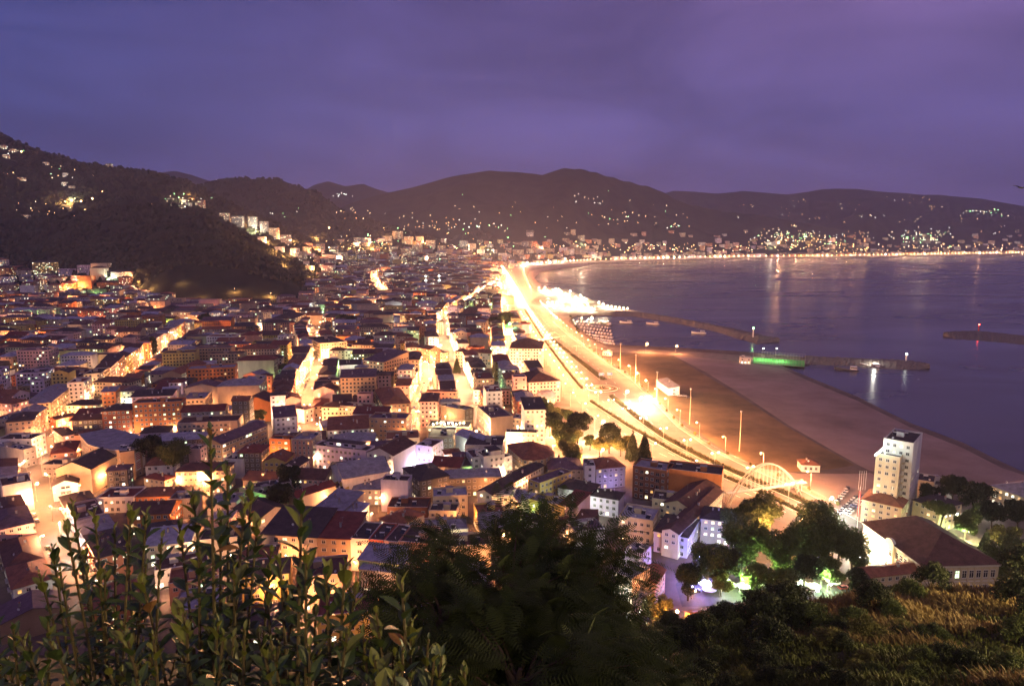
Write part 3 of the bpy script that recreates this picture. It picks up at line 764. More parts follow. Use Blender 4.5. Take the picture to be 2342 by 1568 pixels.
for u,v,h in [(95,640,26),(70,645,22),(128,650,20),(290,630,18),(275,648,15),(330,655,15),(305,652,15),(345,668,12),(385,660,12)]:
    slope_b(u,v+30,24,16,h,R.choice(['brick','cream','beige','tan']),'red','gable' if h>20 else 'hip',.3,1300)
for u,v in [(8,345),(30,352),(15,365),(104,376),(150,430),(165,435),(150,404),(60,500),(343,470),(390,462),(400,470),(420,465),(430,473),(415,478),(440,460),(462,478),(455,470),(250,382),(50,415)]:
    slope_b(u,v,R.uniform(14,24),12,R.choice([6,9]) if u!=462 else 24,R.choice(['white','cream','salmon']),'brown','hip',.35,1400)
for i in range(150):
    u=R.uniform(1180,2342);v=R.uniform(556,584) if R.random()<.75 else R.uniform(535,560)
    slope_b(u,v,R.uniform(24,50),20,R.choice([12,15,18,24,30]),R.choice(WCH),R.choice(RCH),'flat',.1,3000)
# far shore row in front of the hills, behind the coast road
fr=[at(u,v) for u,v in FARROAD]
for a,b in zip(fr,fr[1:]):
    L=(b-a).length;d=(b-a)/L;n=Vector((-d.y,d.x,0));s=0
    while s<L:
        w=R.uniform(22,46)
        for row in range(3):
            if R.random()<.35:continue
            p=a+d*(s+w/2)+n*(34+row*60+R.uniform(0,20))
            BM_LIST.append(dict(x=p.x,y=p.y,w=w,d=18,rz=math.atan2(d.y,d.x)+R.uniform(-.2,.2),z=max(GZ,terr(p.x,p.y))-1,h=R.choice([12,15,15,18,21])+row*3,roof='flat',wall=R.choice(WCH),rc=R.choice(RCH),lt=.1,bl='',bal='',hand=False,slope=1))
        s+=w+R.uniform(2,26)
# ---- rank by how large each shows
def size(s):
    P=[pr(px,py,s['z']+zz) for px,py in obb(s) for zz in (0,s['h'])]
    us=[p[0] for p in P];vs=[p[1] for p in P]
    a=(min(2342,max(us))-max(0,min(us)))*(min(1568,max(vs))-max(0,min(vs)))
    if max(us)<0 or min(us)>2342:return 0
    return a
for s in BM_LIST:s['size']=size(s)
BM_LIST.sort(key=lambda s:-s['size']*(3 if s['hand'] else 1))
NEARB=BM_LIST[:298];FARB=[s for s in BM_LIST[298:] if s['size']>0]
FAC=[('f',0),('r',PI/2),('k',PI),('l',-PI/2)]
def roof_mesh(b,s,m,wallm,sep=True):
    w,d,h=s['w']/2,s['d']/2,s['h'];k=s['roof'];o=.55;e=h+.02
    if k=='flat':
        p=.9 if s['w']>9 else .5;t=.22
        b.box(-w+t,w-t,-d+t,d-t,h+.0,h+.08,m,False)
        return
    rise=min(w,d)*(.42 if k!='shed' else .3);th=.16
    W,D=w+o,d+o
    def sl(pts):
        b.poly(pts,m);b.poly([(p[0],p[1],p[2]-th) for p in reversed(pts)],m)
        n=len(pts)
        for i in range(n):
            p,q=pts[i],pts[(i+1)%n];b.poly([(p[0],p[1],p[2]-th),(q[0],q[1],q[2]-th),q,p],m)
    e=h+.15
    if k=='hip':
        if W>=D:
            r=W-D;sl([(-W,-D,e),(W,-D,e),(r,0,e+rise),(-r,0,e+rise)]);sl([(W,D,e),(-W,D,e),(-r,0,e+rise),(r,0,e+rise)]);sl([(W,-D,e),(W,D,e),(r,0,e+rise)]);sl([(-W,D,e),(-W,-D,e),(-r,0,e+rise)])
        else:
            r=D-W;sl([(-W,-D,e),(W,-D,e),(0,-r,e+rise)]);sl([(W,D,e),(-W,D,e),(0,r,e+rise)]);sl([(W,-D,e),(W,D,e),(0,r,e+rise),(0,-r,e+rise)]);sl([(-W,D,e),(-W,-D,e),(0,-r,e+rise),(0,r,e+rise)])
    elif k=='gable':
        if s['d']>=s['w'] or s.get('bl')=='f':
            sl([(W,-D,e-.1),(W,D,e-.1),(0,D,e+rise),(0,-D,e+rise)]);sl([(-W,D,e-.1),(-W,-D,e-.1),(0,-D,e+rise),(0,D,e+rise)])
        else:
            sl([(-W,-D,e-.1),(W,-D,e-.1),(W,0,e+rise),(-W,0,e+rise)]);sl([(W,D,e-.1),(-W,D,e-.1),(-W,0,e+rise),(W,0,e+rise)])
    else:
        sl([(-W,-D,e),(W,-D,e),(W,D,e+rise*1.3),(-W,D,e+rise*1.3)])
def wall_mesh(b,s,wm,det):
    w,d,h=s['w']/2,s['d']/2,s['h'];k=s['roof']
    b.box(-w,w,-d,d,0,h,wm)
    rise=min(w,d)*(.42 if k!='shed' else .3)
    if k=='gable':
        if s['d']>=s['w'] or s.get('bl')=='f':
            for y in (-d,d):
                q=[(-w,y,h+.001),(w,y,h+.001),(0,y,h+rise*.94)];b.poly(q if y<0 else q[::-1],wm)
        else:
            for x in (-w,w):
                q=[(x,-d,h+.001),(x,d,h+.001),(x,0,h+rise*.94)];b.poly(q if x>0 else q[::-1],wm)
    elif k=='shed':
        r2=rise*1.3*.97
        b.poly([(w,-d,h),(w,d,h),(w,d,h+r2)],wm);b.poly([(-w,d,h),(-w,-d,h),(-w,d,h+r2)],wm);b.poly([(w,d,h),(-w,d,h),(-w,d,h+r2),(w,d,h+r2)],wm)
    elif k=='flat':
        p=.9 if s['w']>9 else .5;t=.22
        b.box(-w,w,-d,-d+t,h,h+p,wm,False);b.box(-w,w,d-t,d,h,h+p,wm,False);b.box(-w,-w+t,-d+t,d-t,h,h+p,wm,False);b.box(w-t,w,-d+t,d-t,h,h+p,wm,False)
        if det:
            b.box(-w-.08,w+.08,-d-.08,-d+t+.05,h+p,h+p+.07,M_frame)
            b.box(-w-.08,w+.08,d-t-.05,d+.08,h+p,h+p+.07,M_frame)
    if det and h>6:
        n=int(h//3)
        for i in range(1,n):
            z=i*h/n
            b.box(-w-.05,w+.05,-d-.05,d+.05,z-.1,z+.03,M_slab if R.random()<.0 else wm)
rw=random.Random(11)
def windows(s,rr):
    """yield (face, x, z, width, height, kind)"""
    h=s['h'];n=max(1,int(round(h/3)));fh=h/n;bl=s.get('bl','');ww=s.get('ww',1.4);lt=s.get('lt',.12)
    for f,a in FAC:
        if f in bl:continue
        L=s['w'] if f in 'fk' else s['d']
        sp=max(2.6,ww*1.75)*(1 if ww<3 else .8)
        if s.get('wd'):sp=s['wd']+.5;ww=s['wd']
        c=int((L-1.2)//sp)
        if c<1:continue
        hasb=f in s.get('bal','')
        bc=set()
        if hasb:
            for q in range(c):
                if (q%3==1) or (c<3 and q==0):bc.add(q)
        for i in range(n):
            for q in range(c):
                x=(q-(c-1)/2)*(L-1.2)/c
                z=(i+.52)*fh
                if q in bc and i>0:yield f,x,i*fh,2.6,0,'bal'
                else:
                    if rr.random()<.06:continue
                    kd=rr.randrange(5) if rr.random()<lt else 'dark'
                    if i==0 and rr.random()<lt*1.5:kd=rr.choice([1,2,2])
                    yield f,x,z,ww*rr.uniform(.9,1.1),(1.35 if ww>1.1 else 1.5)*(1 if i else 1.25),kd
def facepos(f,x,s):
    w,d=s['w']/2,s['d']/2
    return {'f':((x,-d),0),'r':((w,x),PI/2),'k':((-x,d),PI),'l':((-w,-x),-PI/2)}[f]
CW={'cream':'cream','white':'white','tan':'tan','salmon':'salmon pink','orange':'orange','yellow':'yellow','grey':'grey','pink':'pale pink','brick':'brick-red','lilac':'lilac-white','green':'greenish','beige':'beige','brown':'brown','stone':'dark stone','red':'deep red'}
RW={'red':'red','brown':'brown','dark':'dark','gray':'grey','purple':'purplish','blue':'blue-grey','rust':'rust'}
NW=['','one','two','three','four','five','six','seven','eight','nine','ten','eleven','twelve','thirteen']
def zone(s):
    x,y=s['x'],s['y']
    if s.get('slope'):
        return 'on the slopes behind the town' if x<200 else 'along the far shore'
    def sx(k):
        p=STREETS[k][0];return float(np.interp(y,[q[1] for q in p],[q[0] for q in p]))
    if x>sx('p')+0 and y<560:return 'between the park street and the highway'
    if y<330 and x<60:return 'in the old quarter below the hill'
    if x>60 and y<420:return 'on the shore side near the tower'
    if x<sx('s1'):return 'left of the left avenue'
    if x<sx('s2'):return 'between left and middle avenues'
    if x<sx('s3'):return 'between middle avenue and main street'
    return 'between main street and the highway'
def make_building(s,i):
    det=s['y']<470 or s.get('tower')
    cam=math.hypot(s['x'],s['y'])
    kind='tower_block' if s['h']>23 else ('apartment_block' if s['h']>8.5 else 'house')
    root=empty(kind,(s['x'],s['y'],s['z']-(.3)),s['rz'])
    rr=random.Random(int(s['x']*7+s['y']*13))
    wm=WALL[s['wall']];b=MB();wall_mesh(b,s,wm,det)
    wl=list(windows(s,rr));nwin=0
    if s.get('stripe'):
        st=WALL[s['stripe']];n=5
        for q in range(n):
            x=-s['w']/2+(q+.5)*s['w']/n;b.box(x-.7,x+.7,-s['d']/2-.07,-s['d']/2+.02,0,s['h'],st)
    cut=det
    for f,x,z,ww,hh,kd in wl:
        (px,py),a=facepos(f,x,s)
        if kd=='bal':continue
        if not cut:
            ca,sa=math.cos(a),math.sin(a);P=[]
            for qx,qz in ((-.5,-.5),(.5,-.5),(.5,.5),(-.5,.5)):
                lx,ly=qx*ww,-.07;P.append((px+ca*lx-sa*ly,py+sa*lx+ca*ly,z+qz*hh))
            b.poly(P,M_glass if kd=='dark' else LIT[kd])
            lx0,lx1=-.6*ww,.6*ww;zz=z-.55*hh
            P=[(px+ca*l-sa*o,py+sa*l+ca*o,zq) for l,o,zq in ((lx0,-.25,zz),(lx1,-.25,zz),(lx1,0,zz),(lx0,0,zz))];b.poly(P,M_frame)
    b.build('wall',root)
    b=MB();roof_mesh(b,s,ROOF[s['rc']],wm);ro=b.build('roof',root)
    bk=s['wall']
    if bk not in BAL:BAL[bk]=bal_mesh(wm)
    cnt=0
    for f,x,z,ww,hh,kd in wl:
        (px,py),a=facepos(f,x,s)
        if kd=='bal':
            if cnt<98:child('balcony',BAL[bk],root,(px,py,z),a,(ww,1,1));cnt+=1
        elif cut and cnt<98:
            if f=='k':continue
            child('window',WM[kd],root,(px,py,z),a,(ww,1,hh));cnt+=1
    w,d,h=s['w']/2,s['d']/2,s['h']
    if s.get('pent'):
        b=MB();b.box(-w*.6,w*.7,-d*.2,d*.8,h,h+2.6,wm);b.box(-w*.65,w*.75,-d*.3,d*.85,h+2.6,h+2.8,ROOF['dark']);
        for q in range(4):b.poly([(-w*.5+q*w*.28,-d*.2-.03,h+.8),(-w*.5+q*w*.28+w*.15,-d*.2-.03,h+.8),(-w*.5+q*w*.28+w*.15,-d*.2-.03,h+2),(-w*.5+q*w*.28,-d*.2-.03,h+2)],LIT[2] if q==1 else M_glass)
        b.build('penthouse',root)
    if s['roof']=='flat':
        if not s.get('pent') and w>4:
            b=MB();x=rr.uniform(-w*.4,w*.4);y=rr.uniform(-.2*d,d*.4);b.box(x-1.5,x+1.5,y-1.4,y+1.4,h+.07,h+2.4,wm);b.box(x-1.7,x+1.7,y-1.6,y+1.6,h+2.4,h+2.55,M_slab);b.build('stair_head',root)
        for q in range(rr.randint(1,3) if det else 1):child('water_heater',HEA,root,(rr.uniform(-w*.7,w*.7),rr.uniform(-d*.6,d*.6),h+.08),rr.uniform(-.3,.3))
        if det:child('satellite_dish',DSH,root,(rr.uniform(-w*.8,w*.8),-d*.7,h+.1),rr.uniform(-1,1))
    else:
        for q in range(rr.randint(1,2)):
            sx,sy=rr.uniform(-.5,.5)*w,rr.uniform(-.3,.4)*d;child('chimney',CHM,root,(sx,sy,h+min(w,d)*.24),0)
        if det and rr.random()<.6:child('aerial',AER,root,(rr.uniform(-w*.5,w*.5),0,h+min(w,d)*.35),rr.uniform(-1,1))
        if det and rr.random()<.7:child('satellite_dish',DSH,root,(rr.uniform(-w*.6,w*.6),-d*.55,h+min(w,d)*.2),rr.uniform(-1,1))
    s['root']=root;s['kind']=kind;return root
for i,s in enumerate(NEARB):make_building(s,i)
zs={}
for s in NEARB:zs.setdefault(zone(s),[]).append(s)
KN={'tower_block':'high block','apartment_block':'block','house':'house'}
RN={'hip':'hipped','gable':'gabled','flat':'flat','shed':'sloping'}
for zn,l in zs.items():
    l.sort(key=lambda s:math.hypot(s['x'],s['y']))
    for j,s in enumerate(l):
        n=NW[min(13,max(1,round(s['h']/3)))]
        lab='%s %s-storey %s, %s roof, %s nearest %s'%(CW[s['wall']],n,KN[s['kind']],RW[s['rc']]+' '+RN[s['roof']],ordw(j+1),zn)
        if s.get('note'):
            l2='%s, %s nearest %s'%(s['note'],ordw(j+1),zn)
            if len(l2.split())<=16:lab=l2
            else:lab=s['note']
        w=lab.split()
        if len(w)>16:lab='%s %s, %s roof, %s nearest %s'%(CW[s['wall']],KN[s['kind']],RW[s['rc']],ordw(j+1),zn)
        tag(s['root'],lab,'building','buildings of the town')
# far buildings in one mesh
def far_buildings(lst,name):
    b=MB();rr=random.Random(5);
    tr=[]
    for s in lst:
        k0=len(b.v);wm=WALL[s['wall']];wall_mesh(b,s,wm,False);roof_mesh(b,s,ROOF[s['rc']],wm)
        for f,x,z,ww,hh,kd in windows(s,rr):
            if kd=='bal' or f=='k':continue
            (px,py),a=facepos(f,x,s);ca,sa=math.cos(a),math.sin(a)
            if kd=='dark' and rr.random()<.3:continue
            e=1.0 if s['y']<1500 else 1.25
            P=[(px+ca*qx*ww*e+sa*.1,py+sa*qx*ww*e-ca*.1,z+qz*hh*e) for qx,qz in ((-.5,-.5),(.5,-.5),(.5,.5),(-.5,.5))]
            b.poly(P,M_glass if kd=='dark' else LIT[kd])
        c,sn=math.cos(s['rz']),math.sin(s['rz'])
        for i in range(k0,len(b.v)):
            x,y,z=b.v[i];b.v[i]=(s['x']+c*x-sn*y,s['y']+sn*x+c*y,s['z']-.3+z)
    o=b.build(name);tag(o,'remaining far-off buildings of the town, slopes and far shore','buildings',kind='stuff');print(name,len(b.f))
far_buildings(FARB,'distant_buildings')
USE_HAZE=True;EXPO=.3
# ---------------------------------------------------------------- street lamps
def lamp_meshes(hh,arm,n=1,r=.42):
    p=MB();p.tube([(0,0,0),(0,0,hh)],[.14,.08],M_pole,7);p.lathe([(.01,0),(.28,0),(.28,.5),(.15,.55)],M_pole,8)
    hd=MB();bl=MB()
    for k in range(n):
        s=1 if k==0 else -1
        p.tube([(0,0,hh-.3),(s*arm*.5,0,hh+.35),(s*arm,0,hh+.4)],.05,M_pole,5)
        hd.box(s*arm-.55,s*arm+.55,-.2,.2,hh+.42,hh+.6,M_pole)
        bl.ball((s*arm,0,hh+.12),r,B_SOD,8,6)
    return p.mesh('lamp_pole'),hd.mesh('lamp_head'),bl
LM={}
def lamp(x,y,col=SOD,P=2500,hh=9,arm=1.6,rz=0,n=1,z=None,r=.42,label=None,group='street lamps of the town',spot=False,where='',name='street_lamp',cl=None,both=False):
    z=terr(x,y) if z is None else z
    if where:
        LQ.append((x,y,col,P,hh,arm,rz,n,z,r,group,where,cl));return
    return lamp_now(x,y,col,P,hh,arm,rz,n,z,r,label,group,where,cl,name)
LQ=[]
def lamp_now(x,y,col,P,hh,arm,rz,n,z,r,label,group,where,cl,name='street_lamp'):
    key=(hh,arm,n,r,col)
    if key not in LM:
        a,b,bl=lamp_meshes(hh,arm,n,r);bl.ms=[BM[col]];LM[key]=(a,b,bl.mesh('bulb'))
    a,b,c=LM[key];root=empty(name,(x,y,z),rz,label,'street lamp',group)
    child('pole',a,root);child('lamp_head',b,root);child('bulb',c,root)
    ca,sa=math.cos(rz),math.sin(rz)
    if P:
        for s in ((1,) if n==1 else (1,-1)):
            light('POINT',(s*arm,0,hh-.45-max(0,r-.4)*1.15),cl or col,P,.35,root)
    LAMPS.append((root,x,y,col,where));return root
LAMPS=[]
def along(l,sp,y0,y1,**k):
    n=max(2,int(sum(math.dist(a,b) for a,b in zip(l,l[1:]))/sp)+1);P=[]
    L=[0]
    for a,b in zip(l,l[1:]):L.append(L[-1]+math.dist(a,b))
    for i in range(n):
        s=L[-1]*(i+.5)/n
        for j in range(len(l)-1):
            if s<=L[j+1]:
                t=(s-L[j])/(L[j+1]-L[j]);x=l[j][0]+(l[j+1][0]-l[j][0])*t;y=l[j][1]+(l[j+1][1]-l[j][1])*t
                if y0<y<y1:P.append((x,y,math.atan2(l[j+1][1]-l[j][1],l[j+1][0]-l[j][0])))
                break
    return P
def g2(l):return [(at(u,v).x,at(u,v).y) for u,v in l]
HW=.33  # highway lamps set dense and strong to stand in for headlight trails
for l,sp,P,n,wh,y0,y1 in ((MA+MA2,27,26000,2,'on the town-side median of the highway',280,1300),(CE[2:-1],34,52000,1,'at the sea-side edge of the highway',310,1300),(LE[3:-2],36,22000,1,'at the town-side edge of the highway',330,1300),([(1146,612),(1164,640),(1182,672),(1200,708)],48,150000,2,'at the far bend of the highway',1300,3000),(CE[0:3],70,90000,1,'at the far bend of the highway',1300,3000)):
    for x,y,a in along(g2(l),sp,y0,y1):
        o=5 if n==1 else 0
        if wh.startswith('at the sea'):r=a+PI/2;px,py=x+2.6*abs(math.sin(a)),y
        elif wh.startswith('at the town'):r=a-PI/2;px,py=x-1.2,y
        else:r=a+PI/2;px,py=x,y
        if n==1 and math.cos(r)*(-1 if 'sea' in wh else 1)<0:r+=PI
        P_=P*HW*(.95 if y<430 else (1.0 if y<520 else 1.25))
        lamp(px,py,WARM if 'town' in wh else SOD,P_,11,2.2,r,n,label=None,where=wh,r=.45,group='highway lamps',cl=(1,.44,.11))
SP={'s1':4300,'s2':8000,'s3':8000,'s4':9000,'s5':26000,'p':11000,'x1':3000,'x2':4500,'x3':6000,'x4':1600,'x5':9000}
for k,(pts,w) in STREETS.items():
    sp={'s5':90,'x5':70,'x3':50,'x2':42,'x4':45}.get(k,30)
    i=0
    for x,y,a in along(pts,sp,200,2600):
        s=1 if i%2 else -1;i+=1
        nx,ny=-math.sin(a)*s,math.cos(a)*s;o=w/2-.8
        p=SP[k]*2*(1 if y<1300 else 2)
        if k=='s1' and y>420:p=6500
        if k in('s2','s3') and y>900:p*=.6
        lamp(x+nx*o,y+ny*o,WARM if k in('s2','s3','p') else SOD,p,8,1.2,a-PI/2*s,1,where='on the '+NM[k],r=.35,cl=(1,.45,.12) if k!='s3' else (1,.55,.2))
# fill lamps added in lanes and courts to warm the town (random positions that stand clear of the buildings)
rl=random.Random(21);nf=0;tries=0
while nf<270 and tries<20000:
    tries+=1
    y=215*math.exp(rl.random()*2.45);x=rl.uniform(-.78*y,hwx(y)-16)
    s=dict(x=x,y=y,w=1.6,d=1.6,rz=0)
    if not free(s,.2) or not region(x,y):continue
    c=rl.choice([SOD,SOD,SOD,SOD,SOD,WARM,WARM,WHT,GRN]);put(dict(x=x,y=y,w=24+y*.02,d=24+y*.02,rz=0));nf+=1
    lamp(x,y,c,(2000+max(0,y-400)*12)*rl.uniform(.5,1.7)*(.5 if c==GRN else 1),7,.9,rl.uniform(0,6),1,where='added in the back lanes',r=.28)
# lamps that stand out
def L1(u,v,z,col,P,label,r=.7,h=None,hh=None,n=1,cl=None):
    hh=hh or z;p=at(u,v,GZ+z+.12);r=min(r,.25+p.y*.0014)
    o=lamp(p.x-1.2,p.y,col,P,hh,1.2,0,n,z=GZ+z-hh,label=label,r=r,group='',cl=cl)
    LAMPS.pop();return o
for a in [(465,1085,10,SOD,16000,'blazing sodium lamp rising behind the shrub on the left',1.5),(357,732,9,SOD,20000,'large orange lamp in the left part of town by the dark trees',2.6),(535,735,12,WHT,12000,'white floodlight on the low hall, left of centre',1.8),
 (618,1047,7,SOD,6000,'orange lamp by the striped block with the roof terrace',1.0),(1381,963,12,WARM,60000,'brightest lamp of the highway before the roundabout',2.4),(1379,1027,9,SOD,16000,'large park lamp between the round trees',1.2),
 (1834,1189,11,SOD,16000,'big orange lamp beside the two dark plane trees',1.3),(1549,1397,9,SOD,7000,'big orange lamp by the red-roofed house at the foot of the hill',1.0),(1387,1360,9,WHT,5500,'white-green floodlight beside the tan block',1.5),
 (1968,1250,5,WHT,9000,'white floodlight at the corner of the big hall',.9),(1903,1138,9,WHT,12000,'white lamp at the car park by the highway',1.1),(1166,740,22,GRN,6000,'green lamp above the small mosque',1.3),(1125,797,9,GRN,9000,'green-white lamp among the blocks near the highway',1.3),
 (935,778,8,GRN,5000,'green lamp in a dark court in mid-town',1.3),(1480,786,10,SOD,16000,'orange lamp on the quay opposite the marina',1.6),(1548,791,9,SOD,8000,'smaller orange lamp on the quay further right',1.2),
 (357,958,7,GRN,3500,'green-white courtyard lamp by the pale block',.8),(9,1012,9,WHT,2500,'bluish-white lamp at the left edge',.8),(1207,728,9,SOD,20000,'lamp at the bend of the highway',1.2),
 (170,655,12,GRN,14000,'yellow-green lamp by the sloping field at the foot of the hill',2),(1435,895,9,WARM,15000,'cluster lamp at the traffic island',1),(1467,908,11,WARM,26000,'white-hot lamp at the seaward carriageway',1.8),(1152,1222,7,SOD,7000,'lamp in the glowing alley behind the dark tree',.9),(652,1392,8,WARM,9000,'white-hot lamp low in the near town between the laurel shoots',1.1),(85,1105,9,SOD,9000,'lamp over the blown-out near end of the left avenue',1.2),(890,1480,7,SOD,3000,'orange lamp low behind the laurel tips',.7)]:
    L1(*a[:6],r=a[6])
# coloured light on a few buildings
def acc(u,v,z,c,P,r=.3,kind='POINT'):
    p=at(u,v,GZ+z);light(kind,p,c,P,r)
acc(*zc(5,1130,380),5,PUR,6500);acc(*zc(5,900,330),4,(.85,.6,1),2600);acc(*zc(5,1290,430),5,(.35,.35,1),5000);acc(*zc(5,1600,400),4,(.7,.6,1),2500)
acc(*zc(5,310,850),3,GRN,450);acc(*zc(5,160,760),3,GRN,500);acc(*zc(4,380,700),3,(.7,.85,1),3200);acc(*zc(6,1690,1230),5,(.15,.15,1),3500);acc(*zc(6,1900,1100),3,(.4,.35,1),1500)
acc(*zc(1,1700,800),3,WHT,1200);acc(*zc(2,1540,800),1.5,(1,.9,.6),3500);acc(*zc(3,1840,1340),3,WHT,2800);acc(*zc(8,300,720),3,(.5,1,.7),2600);acc(*zc(2,450,800),3,(1,.9,.5),2500);acc(*zc(2,150,700),3,(1,.85,.4),1200)
acc(*zc(6,1400,760),3,WARM,900);acc(*zc(6,1400,600),3,PUR,900);acc(*zc(1,850,430),3,(.8,1,.8),400)
acc(*zc(5,1250,1500),2,WHT,900);acc(*zc(5,800,1190),1,SOD,1800);acc(*zc(5,1300,1190),1,SOD,1800);acc(*zc(5,300,1190),1,SOD,1500)
# ---------------------------------------------------------------- floodlight masts on the field
def mast(u,v0,v1,lab):
    p=at(u,v1,GZ);t=0
    # height from its apparent length
    h=(v1-v0)/ (math.hypot(pr(p.x,p.y,GZ+1)[0]-pr(p.x,p.y,GZ)[0],pr(p.x,p.y,GZ+1)[1]-pr(p.x,p.y,GZ)[1]))
    r=empty('mast',p,0,lab,'mast','tall masts on the brown field');b=MB();b.tube([(0,0,0),(0,0,h)],[.32,.16],WALL['cream'],8);b.build('pole',r)
    b=MB();b.box(-.7,.7,-.25,.25,h,h+.5,M_pole);b.build('lamp_head',r)
for i,(u,a,b) in enumerate([(1418,786,843),(1453,812,877),(1577,890,969),(1691,942,1031),(1501,852,917)]):mast(u,a,b,'tall pale mast, %s from the left on the brown field'%ORD[[0,1,3,4,2][i]])
# ---------------------------------------------------------------- tied-arch footbridges
M_arch=mat('arch_steel',(.42,.36,.28),.6,var=.1)
def footbridge(Lp,Rp,deck,rise,label,seg=18):
    d=(Rp-Lp);L=d.length;rz=math.atan2(d.y,d.x);r=empty('footbridge',(Lp.x,Lp.y,GZ),rz,label,'footbridge')
    for s in (-1.3,1.3):
        b=MB();P=[(L*t/seg,s*(1-.35*math.sin(PI*t/seg)),(deck+rise)*math.sin(PI*t/seg)**.8) for t in range(seg+1)]
        b.tube(P,.34,M_arch,6);b.build('arch',r)
        b=MB()
        for t in range(2,seg-1):
            x,y,z=P[t]
            if z>deck+.4:b.tube([(x,y,z),(x,s,deck)],.07,M_frame,4,False)
        b.build('hangers',r)
    b=MB();b.box(-1,L+3,-1.3,1.3,deck-.35,deck,M_slab)
    b.build('deck',r)
    for s in (-1.35,1.35):
        b=MB()
        for k in (.35,.7,1.1):b.tube([(-1,s,deck+k),(L+3,s,deck+k)],.035,M_frame,4,False)
        for q in range(int(L/1.6)+3):b.tube([(-1+q*1.6,s,deck),(-1+q*1.6,s,deck+1.1)],.03,M_frame,4,False)
        b.build('railing',r)
    for e in (-1,L+3):
        b=MB()
        for q in range(14):
            z=deck*q/14;b.box(e-1.2,e+1.2,2+q*.42,2.42+q*.42,deck-z-.2,deck-z,M_slab)
        b.box(e-1.3,e-1.2,1.3,8,deck*.0,.2,M_slab);b.tube([(e-1,3,0),(e-1,3,deck-.8)],.15,M_frame,5);b.tube([(e+1,3,0),(e+1,3,deck-.8)],.15,M_frame,5);b.build('stairs',r)
p=at(*zc(7,335,470),GZ+.5);q=at(*zc(7,825,470),GZ+.5)
p0=at(*zc(7,300,495),GZ+6);q0=at(*zc(7,845,425),GZ+6);dd=(q0-p0)
footbridge(Vector((p0.x+2,p0.y,0)),Vector((q0.x-2,q0.y,0)),6,12.5,'large white arched footbridge over the highway near the tower')
p0=at(*zc(9,555,545),GZ+6);q0=at(*zc(9,760,512),GZ+6)
footbridge(Vector((p0.x,p0.y,0)),Vector((q0.x,q0.y,0)),6,7,'smaller arched footbridge far along the highway')
def gantry(k,x0,y0,x1,y1,lab,bd=False):
    a=at(*zc(k,x0,y0),GZ+6);c=at(*zc(k,x1,y1),GZ+6);b=MB()
    for p in (a,c):b.tube([(p.x,p.y,GZ-.2),(p.x,p.y,GZ+6.4)],.18,M_pole,6)
    for z in (5.4,6.2):b.tube([(a.x,a.y,GZ+z),(c.x,c.y,GZ+z)],.1,M_pole,5)
    tag(b.build('sign_gantry'),lab,'gantry')
gantry(9,590,605,880,600,'long horizontal gantry over the highway behind the arched bridge');gantry(9,780,665,900,665,'shorter gantry over the seaward carriageway')
for k,(x,y) in enumerate([(1108,855),(1184,852)]):
    p=at(*zc(9,x,y),GZ+5);r=empty('road_sign',(p.x,p.y,GZ-.1),0,['blue direction sign left of its twin above the traffic island','blue direction sign right of its twin above the traffic island'][k],'road sign','blue direction signs')
    b=MB();b.tube([(-1.6,.1,0),(-1.6,.1,6)],.09,M_pole,5);b.tube([(1.6,.1,0),(1.6,.1,6)],.09,M_pole,5);b.build('post',r)
    b=MB();b.box(-2.4,2.4,-.05,.05,3.6,6.2,M_blue);b.box(-2.4,2.4,-.07,-.052,3.6,3.75,M_white);b.box(-2.4,2.4,-.07,-.052,6.05,6.2,M_white);b.box(-2.4,-2.25,-.07,-.052,3.75,6.05,M_white);b.box(2.25,2.4,-.07,-.052,3.75,6.05,M_white)
    b.box(-1.5,1.2,-.07,-.052,5.2,5.5,M_white);b.box(-1.5,.8,-.07,-.052,4.3,4.6,M_white);b.build('panel',r)
